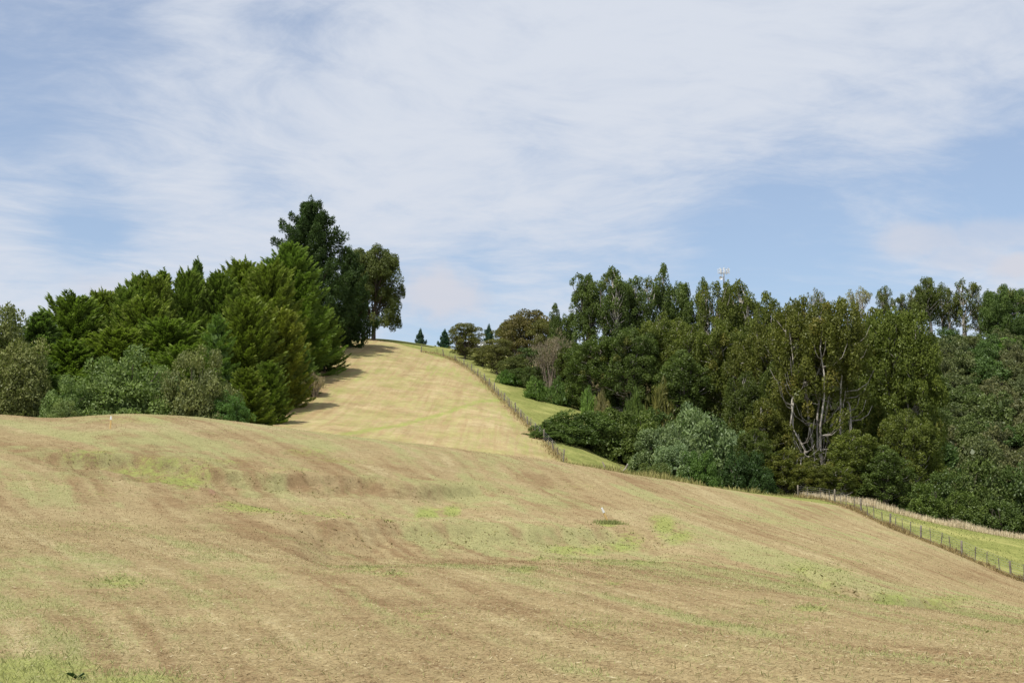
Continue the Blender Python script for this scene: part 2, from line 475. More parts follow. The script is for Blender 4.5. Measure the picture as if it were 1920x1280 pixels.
    ds = t.new('ShaderNodeBsdfDiffuse'); t.put(ds.inputs[0], c); ds.inputs[1].default_value = 0.6
    t.l.new(b.outputs[0], ds.inputs['Normal'])
    t.l.new(ds.outputs[0], out.inputs[0])
    return m

def leaf_mat(name, trans=0.26, gloss=0.015):
    """colour comes from the object's own colour; 'tint' varies it leaf by leaf (above 1: dying, rusty leaf)"""
    m, t, out = mat_new(name)
    oi = t.new('ShaderNodeObjectInfo')
    ti = t.new('ShaderNodeAttribute', attribute_name='tint').outputs['Fac']
    base = oi.outputs['Color']
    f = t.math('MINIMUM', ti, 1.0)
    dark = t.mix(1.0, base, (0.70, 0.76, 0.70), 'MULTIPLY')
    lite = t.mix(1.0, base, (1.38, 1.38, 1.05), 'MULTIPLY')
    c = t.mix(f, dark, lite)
    c = t.mix(t.math('SUBTRACT', ti, 1.0, clamp=True), c, (0.16, 0.10, 0.03))
    ds = t.new('ShaderNodeBsdfDiffuse'); t.put(ds.inputs[0], c)
    tr = t.new('ShaderNodeBsdfTranslucent'); t.put(tr.inputs[0], t.mix(1.0, c, (1.05, 1.30, 0.6), 'MULTIPLY'))
    mx = t.new('ShaderNodeMixShader'); mx.inputs[0].default_value = trans
    t.l.new(ds.outputs[0], mx.inputs[1]); t.l.new(tr.outputs[0], mx.inputs[2])
    gl = t.new('ShaderNodeBsdfGlossy'); gl.inputs['Roughness'].default_value = 0.45; gl.inputs[0].default_value = (.8, .85, .8, 1)
    m2 = t.new('ShaderNodeMixShader'); m2.inputs[0].default_value = gloss
    t.l.new(mx.outputs[0], m2.inputs[1]); t.l.new(gl.outputs[0], m2.inputs[2])
    t.l.new(m2.outputs[0], out.inputs[0])
    return m

def bark_mat(name, a, b, scale=3.0):
    m, t, out = mat_new(name)
    tcn = t.new('ShaderNodeTexCoord')
    n = t.noise(t.mapping(tcn.outputs['Object'], scale=(1, 1, 0.35)), scale, 5, 0.65)
    c = t.mix(t.ss(n, 0.35, 0.65), a, b)
    bp = t.new('ShaderNodeBump'); bp.inputs['Strength'].default_value = .7; bp.inputs['Distance'].default_value = .05; t.put(bp.inputs['Height'], n)
    p = t.new('ShaderNodeBsdfPrincipled'); t.put(p.inputs['Base Color'], c); p.inputs['Roughness'].default_value = .85
    t.l.new(bp.outputs[0], p.inputs['Normal']); t.l.new(p.outputs[0], out.inputs[0])
    return m

def plain_mat(name, col, rough=.6, metal=0.0, var=0.15, scale=8.0):
    m, t, out = mat_new(name)
    tcn = t.new('ShaderNodeTexCoord')
    n = t.noise(tcn.outputs['Object'], scale, 4, .6)
    c = t.mix(n, tuple(x * (1 - var) for x in col), tuple(min(1, x * (1 + var)) for x in col))
    p = t.new('ShaderNodeBsdfPrincipled'); t.put(p.inputs['Base Color'], c)
    p.inputs['Roughness'].default_value = rough; p.inputs['Metallic'].default_value = metal
    t.l.new(p.outputs[0], out.inputs[0])
    return m

def blade_mat(name, a, b):
    """grass blade: 'tint' runs from colour a to colour b"""
    m, t, out = mat_new(name)
    ti = t.new('ShaderNodeAttribute', attribute_name='tint').outputs['Fac']
    c = t.mix(ti, a, b)
    ds = t.new('ShaderNodeBsdfDiffuse'); t.put(ds.inputs[0], c)
    tr = t.new('ShaderNodeBsdfTranslucent'); t.put(tr.inputs[0], c)
    mx = t.new('ShaderNodeMixShader'); mx.inputs[0].default_value = .3
    t.l.new(ds.outputs[0], mx.inputs[1]); t.l.new(tr.outputs[0], mx.inputs[2])
    t.l.new(mx.outputs[0], out.inputs[0])
    return m

M_PAD = ground_mat('mown paddock grass', False)
M_HILL = ground_mat('mown hill grass', True)
M_LEAF = leaf_mat('leaf')
M_NEEDLE = leaf_mat('conifer spray', 0.27, 0.01)
M_BARK = bark_mat('dark bark', (0.05, 0.038, 0.028), (0.12, 0.095, 0.07))
M_PALEBARK = bark_mat('pale bark', (0.19, 0.16, 0.13), (0.52, 0.48, 0.41), 3.5)
M_DEADWOOD = bark_mat('dead wood', (0.15, 0.115, 0.085), (0.33, 0.27, 0.20), 5.0)
M_POST = bark_mat('weathered fence wood', (0.11, 0.09, 0.065), (0.25, 0.215, 0.165), 6.0)
M_WIRE = plain_mat('galvanised wire', (0.35, 0.35, 0.34), .5, .6)
M_TIMBER = plain_mat('new pine timber', (0.66, 0.45, 0.17), .7)
M_WHITE = plain_mat('white paint', (0.74, 0.74, 0.72), .5, 0, .04)
M_STEEL = plain_mat('pale galvanised steel', (0.42, 0.43, 0.44), .5, .2)
M_ROOFW = plain_mat('white painted roof steel', (0.72, 0.73, 0.74), .45, 0, .05)
M_ROOFG = plain_mat('grey roof steel', (0.33, 0.35, 0.42), .45, 0, .08)
M_WALL = plain_mat('cream weatherboard', (0.55, 0.52, 0.46), .7, 0, .06)
M_GLASS = plain_mat('dark window glass', (0.03, 0.035, 0.04), .08)

# ------------------------------------------------------------------ ground sheets
# patches of growth, thatch and bare soil: picture column, row, radii, weight (turned into plan masks on the ground)
GREEN = [(50, 1270, 120, 34, 2.0), (250, 1280, 120, 20, 1.0), (225, 1085, 60, 16, .8), (160, 990, 150, 14, .35), (60, 905, 110, 14, .3), (270, 868, 120, 10, .75), (160, 852, 70, 8, .8), (330, 884, 80, 12, .9), (420, 868, 70, 8, .5),
         (480, 952, 90, 14, 1.0), (370, 915, 50, 10, .8), (600, 950, 110, 18, .75), (700, 962, 80, 10, .8), (800, 945, 24, 12, 1.5), (848, 940, 20, 12, 1.3), (540, 885, 70, 8, .5),
         (580, 845, 60, 12, .6), (640, 862, 70, 8, .6), (250, 785, 130, 10, .5), (430, 805, 90, 9, .35), (1143, 984, 24, 5, 1.4), (1060, 1008, 40, 10, .9), (1110, 1008, 40, 10, .9), (1170, 1004, 40, 10, .9), (1010, 1032, 26, 10, .7),
         (985, 1065, 26, 8, .9), (1070, 1040, 40, 14, .55), (1130, 1050, 40, 10, .5), (1245, 985, 24, 20, 1.2), (1275, 1003, 30, 10, 1.0), (1230, 975, 20, 12, .8), (1210, 1050, 40, 10, .7), (1150, 1092, 20, 5, .6),
         (690, 1062, 34, 9, .7), (740, 1080, 40, 8, .6), (810, 1160, 50, 12, .5), (1100, 1185, 90, 20, .45), (1380, 1190, 70, 16, .3), (1520, 1140, 40, 8, 1.0), (1500, 1060, 60, 14, .6), (1530, 1090, 60, 14, .7), (1430, 1130, 30, 8, .6), (1480, 1165, 70, 10, .5),
         (1650, 1112, 70, 8, .9), (1780, 1120, 70, 9, .7), (1560, 1065, 60, 10, .5), (1070, 910, 80, 12, .35), (1300, 950, 120, 10, .3), (1440, 975, 140, 10, .35), (1640, 1050, 120, 18, .3), (930, 890, 100, 10, .25), (650, 1070, 150, 10, .3), (400, 1030, 120, 12, .25), (560, 1230, 120, 16, .25), (620, 1180, 60, 8, .3),
         (1830, 1180, 90, 18, .25), (190, 930, 90, 10, .3), (1700, 1200, 160, 12, .2)]
GREEN_H = [(830, 700, 60, 14, .8), (650, 720, 60, 14, .55), (700, 700, 50, 20, .45), (760, 665, 60, 8, .5), (560, 750, 40, 12, .5), (850, 765, 60, 5, .9), (760, 795, 70, 5, .8), (700, 808, 50, 4, .7), (900, 755, 40, 6, .8), (930, 770, 25, 25, .6), (960, 800, 18, 24, .6), (890, 720, 20, 18, .6), (980, 845, 40, 10, .6), (855, 800, 10, 6, .5), (790, 845, 20, 5, .4),
           (610, 690, 30, 8, .3)]
BROWN = [(300, 880, 260, 26, .55), (700, 905, 260, 12, .5), (560, 1000, 150, 18, .6), (750, 1010, 130, 22, .8), (880, 1030, 120, 20, .5), (420, 1120, 260, 26, .35), (1080, 944, 90, 8, .7), (1340, 1070, 160, 24, .6), (1440, 1100, 120, 16, .4), (1530, 955, 70, 16, .6), (1820, 1075, 120, 16, .5), (1260, 1180, 160, 20, .35), (960, 915, 80, 12, .4), (200, 860, 200, 22, .4), (120, 930, 200, 16, .35), (1690, 1240, 220, 16, .35), (830, 1140, 240, 14, .4)]
BROWN_H = [(560, 770, 60, 10, .8), (610, 735, 40, 18, .6), (640, 700, 30, 20, .5), (1010, 850, 26, 10, .6), (520, 785, 26, 6, .7)]
PALE = [(300, 800, 300, 9, .6), (1190, 965, 60, 14, .7), (1300, 1020, 90, 6, .6), (100, 960, 200, 30, .35), (200, 1220, 300, 40, .2), (1590, 1100, 60, 6, .7), (1660, 1020, 60, 9, .5), (620, 920, 200, 8, .5), (850, 975, 300, 5, .6), (640, 975, 100, 5, .4)]
EARTH = [(384, 915, 12, 9, 1.3), (398, 925, 9, 6, .9), (130, 852, 36, 5, .7), (1580, 1092, 60, 6, .4), (490, 965, 40, 4, .4), (600, 900, 160, 4, .4)]

TRACK_H = [([(640, 815), (700, 806), (760, 795), (830, 775), (900, 752), (950, 748)], 5, .9), ([(540, 795), (600, 755), (660, 715), (720, 690)], 9, .55), ([(800, 690), (850, 694), (910, 725), (960, 790), (985, 840)], 10, .6), ([(770, 648), (820, 668), (850, 690)], 5, .5), ([(700, 655), (740, 680), (735, 720)], 9, .35)]
BANK_N = [([(20, 850), (110, 855), (250, 864), (330, 874), (450, 892), (600, 904), (760, 914), (930, 924)], 6, .95), ([(340, 905), (400, 930), (480, 962), (560, 985)], 7, .7), ([(560, 985), (700, 998), (850, 1004), (960, 1010)], 13, .75), ([(1470, 1050), (1560, 1090), (1650, 1112)], 5, .5)]
BANK_H = [([(500, 792), (560, 765), (605, 725), (640, 680)], 20, 1.0), ([(620, 730), (660, 680), (690, 650)], 22, .6), ([(985, 800), (1010, 850)], 9, .6), ([(860, 690), (905, 720), (960, 775)], 5, .6)]
def lmask(lst, px, py):
    m = np.zeros_like(px)
    for pts, wd, a in lst:
        for (x0, y0), (x1, y1) in zip(pts[:-1], pts[1:]):
            dx, dy = x1 - x0, y1 - y0
            t = np.clip(((px - x0) * dx + (py - y0) * dy) / (dx * dx + dy * dy), 0, 1)
            d2 = (px - x0 - t * dx) ** 2 + (py - y0 - t * dy) ** 2
            m = np.maximum(m, a * np.exp(-d2 / wd ** 2))
    return m

def pmask(lst, px, py):
    m = np.zeros_like(px)
    for cx, cy, rx, ry, a in lst:
        m = np.maximum(m, a * np.exp(-((px - cx) / rx) ** 2 - ((py - cy) / ry) ** 2))
    return m
GREEN_H = [(a, b, c * 1.25, d_ * 1.25, e * 1.0) for a, b, c, d_, e in GREEN_H]

# the fence lines, in plan
FENCE_MID_PX = [(790, 660), (822, 664), (850, 676), (876, 690), (905, 712), (935, 742), (962, 770), (1000, 808), (1030, 838), (1055, 866)]
def hill_pt(px, py, lo=124, hi=330):
    Y = ycol(px, py, lo, hi); x = xat(px, py, Y); return x, Y
FM = [hill_pt(a, b, 124, 268) for a, b in FENCE_MID_PX]
FM_EDGE = [hill_pt(a, b, 124, 268) for a, b in [(690, 635.5), (735, 642), (765, 650)]] + FM
FR_PX = [(1494, 934, 126), (1545, 940, 123), (1600, 957, 116), (1650, 978, 110), (1700, 1003, 104), (1750, 1026, 100), (1800, 1048, 96), (1860, 1072, 92), (1920, 1092, 88), (2040, 1140, 82), (2300, 1205, 76)]
FR = [(xat(a, b, c), c) for a, b, c in FR_PX]

def lush_mask(x, Y, px, py):
    # beyond the right hand fence
    fx = np.array([p[0] for p in FR])[::-1]; fy = np.array([p[1] for p in FR])[::-1]
    # the fence runs from far (small x) to near (large x)
    yf = np.interp(x, fx[::-1], fy[::-1], left=999, right=76)
    m1 = sst(Y - yf, 0.1, 0.9) * sst(px, 1490, 1500) * (Y < 150)
    # beyond the fence up the hill
    mx = np.array([p[0] for p in FM_EDGE]); my = np.array([p[1] for p in FM_EDGE])
    o = np.argsort(my)
    xf = np.interp(Y, my[o], mx[o])
    m2 = sst(x - xf, -0.4, 0.6) * (Y > 118)
    # green top behind the mown hill
    m3 = sst(px, 690, 730) * sst(Y, 252, 258) * (px < 900)
    return np.clip(np.maximum(np.maximum(m1, m2), m3), 0, 1)

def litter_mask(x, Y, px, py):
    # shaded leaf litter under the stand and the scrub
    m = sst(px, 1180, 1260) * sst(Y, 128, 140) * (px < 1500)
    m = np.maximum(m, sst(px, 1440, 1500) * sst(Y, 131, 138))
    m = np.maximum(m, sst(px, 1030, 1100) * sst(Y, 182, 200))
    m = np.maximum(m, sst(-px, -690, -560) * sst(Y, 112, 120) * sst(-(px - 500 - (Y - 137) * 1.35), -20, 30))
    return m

def sheet(name, ys, us, mat, far, x_of=None):
    U, YY = np.meshgrid(us, ys)
    X = U * np.maximum(YY, 8.0)
    z, px, py, rough = ground(X.ravel(), YY.ravel(), True)
    V = np.stack([X.ravel(), YY.ravel(), z], 1)
    nr, nc = U.shape
    i = np.arange(nr - 1)[:, None] * nc + np.arange(nc - 1)[None]
    F = np.stack([i, i + 1, i + nc + 1, i + nc], -1).reshape(-1, 4)
    infront = (YY.ravel() > 13.5)
    if far: g, b = np.maximum(pmask(GREEN_H, px, py) * .6, lmask(TRACK_H, px, py)), np.maximum(pmask(BROWN_H, px, py), lmask(BANK_H, px, py)); p = np.zeros_like(px); e = p
    else: g, b, p, e = pmask(GREEN, px, py), np.maximum(pmask(BROWN, px, py), lmask(BANK_N, px + 8 * fbm(px * .03, py * .2, 2), py + 5 * fbm(px * .025, py * .05, 3)) * (.55 + .9 * np.clip(fbm(px * .04, py * .08, 3) + .3, 0, 1))), pmask(PALE, px, py), pmask(EARTH, px, py)
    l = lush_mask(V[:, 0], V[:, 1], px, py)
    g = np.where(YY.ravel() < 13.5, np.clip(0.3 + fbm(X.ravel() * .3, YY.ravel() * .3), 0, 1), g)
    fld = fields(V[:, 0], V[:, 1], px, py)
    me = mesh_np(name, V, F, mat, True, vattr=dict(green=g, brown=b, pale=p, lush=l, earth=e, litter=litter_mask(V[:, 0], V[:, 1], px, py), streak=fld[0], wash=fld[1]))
    o = link(name, me); o['kind'] = 'structure'
    return o
us = np.concatenate([np.linspace(-2.2, -0.46, 40, endpoint=False), np.linspace(-0.46, 0.46, 440), np.linspace(0.46, 2.2, 41)[1:]])
y_near = np.concatenate([np.linspace(-14, 13, 28, endpoint=False), np.exp(np.arange(math.log(13), math.log(124), 0.0042))])
y_far = np.concatenate([[y_near[-1]], np.arange(y_near[-1] + .5, 290, 0.7), np.exp(np.linspace(math.log(290), math.log(3000), 60))])
us_far = np.concatenate([np.linspace(-2.2, -0.46, 30, endpoint=False), np.linspace(-0.46, 0.46, 300), np.linspace(0.46, 2.2, 31)[1:]])
sheet('ground', y_near, us, M_PAD, False)
sheet('hill', y_far, us_far, M_HILL, True)

# ------------------------------------------------------------------ grass as geometry
def blades(name, pos, h, w_, lean, tint, mat, az=None):
    """one bent blade (two triangles joined as a kite) each"""
    n = len(pos)
    if az is None: az = rng.random(n) * 2 * math.pi
    d = np.stack([np.cos(az) * np.sin(lean), np.sin(az) * np.sin(lean), np.cos(lean)], 1)
    s = unit(np.cross(d, np.array([0, 0, 1.0]) + .38 * rng.normal(size=(n, 3))))
    h = np.broadcast_to(h, n)[:, None]; w_ = np.broadcast_to(w_, n)[:, None]
    V = np.stack([pos, pos + d * h * .45 + s * w_ * .5, pos + d * h, pos + d * h * .45 - s * w_ * .5], 1).reshape(-1, 3)
    F = np.arange(4 * n).reshape(-1, 4)
    return mesh_np(name, V, F, mat, False, fattr=dict(tint=np.broadcast_to(tint, n)))

# cut dry stalks lying in the near paddock
N = 420000
yy = np.sqrt(rng.random(N) * (46 ** 2 - 12.5 ** 2) + 12.5 ** 2); uu = (rng.random(N) - .5) * .84
keep = rng.random(N) < np.clip((17 / yy) ** 1.1, 0, 1); yy, uu = yy[keep], uu[keep]
xx = uu * yy
zz, px, py, rough = ground(xx, yy, True)
g = pmask(GREEN, px, py)
fs, fw = fields(xx, yy, px, py)
isg = rng.random(len(xx)) < np.clip(g * .85 + .75 * sst(fw, .25, .95), 0.03, .9)
tn = np.clip(.15 + .75 * fs + .22 * rng.normal(size=len(xx)) - .3 * pmask(BROWN, px, py), 0, 1)
M_STALK = blade_mat('dry cut grass', (0.20, 0.130, 0.068), (0.44, 0.365, 0.20))
M_GRASS = blade_mat('green grass', (0.19, 0.22, 0.065), (0.35, 0.355, 0.155))
a = ~isg
P3 = np.stack([xx, yy, zz + .008], 1)
tag(link('dry_grass_clippings', blades('dry_grass_clippings', P3[a], .04 + .07 * rng.random(a.sum()), .005 + .006 * rng.random(a.sum()), R(68) + R(24) * rng.random(a.sum()), np.clip(tn[a] + .12, 0, 1), M_STALK)),
    'straw coloured grass clippings lying over the mown near paddock', 'dry grass', kind='stuff')
a = isg
tag(link('short_green_grass', blades('short_green_grass', P3[a], .04 + .07 * rng.random(a.sum()), .006 + .006 * rng.random(a.sum()), R(25) + R(55) * rng.random(a.sum()), .35 + .65 * rng.random(a.sum()), M_GRASS)),
    'short green grass shooting through the clippings in the near paddock', 'grass', kind='stuff')
# standing stubble over the middle of the paddock, thinning with distance
N = 170000
yy = np.exp(rng.random(N) * math.log(112 / 36) + math.log(36)); xx = (rng.random(N) - .5) * .86 * yy
zz, px, py, rough = ground(xx, yy, True)
br, fw = fields(xx, yy, px, py)
br = np.clip(br - .4 * pmask(BROWN, px, py) + .25 * pmask(PALE, px, py), 0, 1)
a = (rng.random(N) < .35 + .65 * br) & (lush_mask(xx, yy, px, py) < .5)
gg = pmask(GREEN, px, py) + .8 * sst(fw, .25, .95)
P3 = np.stack([xx, yy, zz], 1)
a1 = a & (rng.random(N) > gg * .9); a2 = a & ~a1
n1 = a1.sum()
tag(link('dry_stubble', blades('dry_stubble', P3[a1], .025 + .045 * rng.random(n1), (.014 + .024 * rng.random(n1)) * (yy[a1] / 60) ** .8, R(25) + R(55) * rng.random(n1), np.clip(br[a1] * .8 + .2 * rng.normal(size=n1) + .12, 0, 1), M_STALK)),
    'dry straw stubble standing over the middle of the mown paddock', 'dry grass', kind='stuff')
n1 = a2.sum()
tag(link('regrowing_grass', blades('regrowing_grass', P3[a2], .025 + .05 * rng.random(n1), (.014 + .024 * rng.random(n1)) * (yy[a2] / 60) ** .8, R(25) + R(55) * rng.random(n1), .3 + .7 * rng.random(n1), M_GRASS)),
    'thin green regrowth among the stubble of the mown paddock', 'grass', kind='stuff')
n = 26000
yy = 80 + 52 * rng.random(n); xx = np.array([xat(1480, 990, v) for v in yy]) + rng.random(n) * 32
zz, px, py, _ = ground(xx, yy, True)
a = (lush_mask(xx, yy, px, py) > .6) & (rng.random(n) < .45 + 1.2 * fbm(xx * .4, yy * .4, 3)) & (px < 2020); na = a.sum()
tag(link('pasture_grass', blades('pasture_grass', np.stack([xx, yy, zz], 1)[a], .06 + .12 * rng.random(na), .03 + .03 * rng.random(na), R(10) + R(50) * rng.random(na), np.clip(.55 + .3 * rng.normal(size=na), 0, 1), blade_mat('pasture grass', (0.13, 0.17, 0.045), (0.33, 0.32, 0.12)))),
    'ungrazed green pasture grass on the strip beyond the right hand fence', 'grass', kind='stuff')
n = 9000
yy = np.sqrt(rng.random(n) * (40 ** 2 - 12.5 ** 2) + 12.5 ** 2); xx = (rng.random(n) - .5) * .84 * yy
tag(link('loose_straw', blades('loose_straw', np.stack([xx, yy, ground(xx, yy) + .02], 1), 0.05 + .09 * rng.random(n), .006 + .005 * rng.random(n), R(72) + R(26) * rng.random(n), rng.random(n), blade_mat('bleached straw', (0.45, 0.37, 0.20), (0.70, 0.62, 0.42)))),
    'bleached loose straw stalks scattered over the foreground', 'straw', kind='stuff')
# broken, tufty faces of the slumps
N = 100000
yy = np.exp(rng.random(N) * math.log(100 / 30) + math.log(30)); xx = (rng.random(N) - .5) * .84 * yy
zz, px, py, rough = ground(xx, yy, True)
wob = fbm(xx * 0.22, yy * 0.22, 4, .6) * 3.0
pr = np.zeros(N)
for S, a0, rng_, wt in ((S1, .5, 2.6, .9), (S3, .7, 4.5, .55), (S5, .5, 2.2, .6), (S2, -1.5, 1.5, .35)):
    t_ = np.interp(px, S[0], S[1]) + wob * (1 if S is S1 else .7) - yy
    w_ = sst(px, S[0][0], S[0][0] + 60) * (1 - sst(px, S[0][-1] - 60, S[0][-1]))
    pr = np.maximum(pr, wt * w_ * np.exp(-((t_ - rng_ * .45) / (rng_ * .5)) ** 2))
pr *= 1.1 * np.clip(.05 + 1.6 * fbm(xx * .45 + 8, yy * .45, 4, .6) + .35, 0, 1)
a = rng.random(N) < pr; na = a.sum()
tag(link('slump_grass', blades('slump_grass', np.stack([xx, yy, zz - .01], 1)[a], .06 + .11 * rng.random(na), .035 + .045 * rng.random(na), R(45) + R(38) * rng.random(na), np.clip(.45 + .35 * rng.normal(size=na), 0, 1), blade_mat('slump grass', (0.20, 0.155, 0.072), (0.30, 0.29, 0.110)))),
    'rough olive grass tufts on the broken faces of the slumps', 'rough grass', kind='stuff')
# tufts on the slumps: sampled where the green patches are strong
N = 170000
yy = np.exp(rng.random(N) * math.log(105 / 28) + math.log(28)); xx = (rng.random(N) - .5) * .84 * yy
zz, px, py, rough = ground(xx, yy, True)
g = pmask(GREEN, px, py) * (0.5 + 1.1 * np.clip(fbm(xx * .7, yy * .7, 3) + .25, 0, 1))
a = (rng.random(N) < g * .8 - .12)
P3 = np.stack([xx, yy, zz], 1)[a]; na = len(P3)
tag(link('rank_grass_tufts', blades('rank_grass_tufts', P3, .05 + .08 * rng.random(na), .025 + .03 * rng.random(na), R(42) + R(42) * rng.random(na), .35 + .6 * rng.random(na), M_GRASS)),
    'rank green grass tufts on the slumped banks of the paddock', 'grass', kind='stuff')

def along(poly, n, jit):
    P = np.array(poly); seg = np.r_[0, np.cumsum(np.linalg.norm(np.diff(P, axis=0), axis=1))]
    t = rng.random(n) * seg[-1]
    x = np.interp(t, seg, P[:, 0]); y = np.interp(t, seg, P[:, 1])
    dx = np.interp(t + .5, seg, P[:, 0]) - np.interp(t - .5, seg, P[:, 0]); dy = np.interp(t + .5, seg, P[:, 1]) - np.interp(t - .5, seg, P[:, 1])
    l = np.hypot(dx, dy) + 1e-6
    o = rng.normal(size=n) * jit
    return x - dy / l * o, y + dx / l * o
M_LONG = blade_mat('tall seeding grass', (0.36, 0.27, 0.15), (0.74, 0.64, 0.45))
M_ROUGH = blade_mat('rough fence line grass', (0.20, 0.13, 0.06), (0.46, 0.38, 0.18))
# pale seeding grass along the far edge of the green strip
edge = [(xat(a, b, c), c) for a, b, c in [(1500, 930, 128), (1560, 936, 128), (1640, 950, 128), (1700, 968, 127), (1800, 990, 127.5), (1920, 1012, 128.5), (2200, 1060, 130)]]
x, y = along(edge, 9000, 1.1); y = y - .6 + np.abs(rng.normal(size=len(y))) * 1.2
cl = .45 + .55 * np.clip(fbm(x * .4, y * .4, 3) + .6, 0, 1)
z = ground(x, y)
tag(link('tall_dry_grass', blades('tall_dry_grass', np.stack([x, y, z], 1), (.45 + .55 * rng.random(len(x))) * cl, .035 + .03 * rng.random(len(x)), R(3) + R(28) * rng.random(len(x)), .25 + .75 * rng.random(len(x)), M_LONG)),
    'tall pale seeding grass along the far side of the green strip below the trees', 'tall grass', kind='stuff')
fr = [(xat(a, b, c), c) for a, b, c in [(1056, 868, 112), (1110, 876, 113), (1180, 888, 115), (1260, 902, 118), (1340, 914, 120), (1420, 926, 124), (1495, 936, 128)]]
x, y = along(fr, 5200, 1.3); y = y + 1.5
cl = .3 + 1.1 * np.clip(fbm(x * .35 + 60, y * .35, 3) + .3, 0, 1)
tag(link('bank_grass', blades('bank_grass', np.stack([x, y, ground(x, y)], 1), (.25 + .5 * rng.random(len(x))) * cl, .04 + .04 * rng.random(len(x)), R(5) + R(45) * rng.random(len(x)), rng.random(len(x)), blade_mat('bank grass', (0.17, 0.18, 0.055), (0.40, 0.36, 0.15)))),
    'unmown yellow green grass along the back of the paddock crest below the bushes', 'rough grass', kind='stuff')
x, y = along(FR[:9], 7000, .28)
z = ground(x, y)
cl = .35 + .9 * np.clip(fbm(x * .5, y * .5, 3) + .45, 0, 1)
tag(link('fence_line_grass', blades('fence_line_grass', np.stack([x, y, z], 1), (.2 + .32 * rng.random(len(x))) * cl, .03 + .025 * rng.random(len(x)), R(5) + R(45) * rng.random(len(x)), rng.random(len(x)), M_ROUGH)),
    'rough brown grass left standing under the right hand fence', 'rough grass', kind='stuff')
x, y = along(FM, 3800, .40)
z = ground(x, y)
cl = .35 + .9 * np.clip(fbm(x * .3, y * .3, 3) + .5, 0, 1)
tag(link('hill_fence_grass', blades('hill_fence_grass', np.stack([x, y, z], 1), (.2 + .4 * rng.random(len(x))) * cl, .05 + .05 * rng.random(len(x)), R(5) + R(40) * rng.random(len(x)), .35 + .65 * rng.random(len(x)), M_ROUGH)),
    'dry brown grass left standing along the fence up the mown hill', 'rough grass', kind='stuff')

# ------------------------------------------------------------------ foliage generators
class Leaves:
    def __init__(s): s.C, s.D, s.N, s.L, s.W, s.T = [], [], [], [], [], []
    def add(s, C, D, N, L, W, T):
        n = len(C)
        s.C.append(C); s.D.append(unit(D)); s.N.append(N)
        s.L.append(np.broadcast_to(L, n)); s.W.append(np.broadcast_to(W, n)); s.T.append(np.broadcast_to(T, n))
    def build(s, name, mat):
        C = np.concatenate(s.C); D = np.concatenate(s.D); N = np.concatenate(s.N)
        L = np.concatenate(s.L)[:, None]; W = np.concatenate(s.W)[:, None]; T = np.concatenate(s.T)
        S = unit(np.cross(N, D))
        V = np.stack([C - D * L * .5, C + S * W * .5 - D * L * .05, C + D * L * .5, C - S * W * .5 - D * L * .05], 1).reshape(-1, 3)
        return mesh_np(name, V, np.arange(len(V)).reshape(-1, 4), mat, False, fattr=dict(tint=T))

def sph(r, n, zmin=-1.0):
    z = r.random(n) * (1 - zmin) + zmin; a = r.random(n) * 2 * math.pi; q = np.sqrt(np.maximum(0, 1 - z * z))
    return np.stack([q * np.cos(a), q * np.sin(a), z], 1)

def tuft(lv, r, c, rx, rz, n, L, W, t0, zmin=-.45, out=.55, up=.5, jit=.55, tj=.18):
    d_ = sph(r, n, zmin)
    p = c + d_ * np.array([rx, rx, rz]) * (0.7 + .36 * r.random((n, 1)))
    nrm = unit(d_ + r.normal(size=(n, 3)) * jit * .75 + np.array([0, 0, .2]))
    dd = r.normal(size=(n, 3)) * .7 + d_ * out + np.array([0, 0, up])
    lv.add(p, dd, nrm, L * (.7 + .6 * r.random(n)), W * (.7 + .6 * r.random(n)), np.clip(t0 + tj * r.normal(size=n), 0, .999) if t0 < 1 else t0)

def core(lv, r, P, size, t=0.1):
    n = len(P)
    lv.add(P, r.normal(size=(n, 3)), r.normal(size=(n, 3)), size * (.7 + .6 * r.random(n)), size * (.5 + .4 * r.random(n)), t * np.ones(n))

def bent(a, b, r, n=5, sag=.08):
    a = np.asarray(a, float); b = np.asarray(b, float)
    t = np.linspace(0, 1, n)[:, None]
    l = np.linalg.norm(b - a)
    k = r.normal(size=3) * sag * l
    return a + (b - a) * t + np.sin(t * math.pi) * k + r.normal(size=(n, 3)) * .015 * l * (t > 0) * (t < 1)

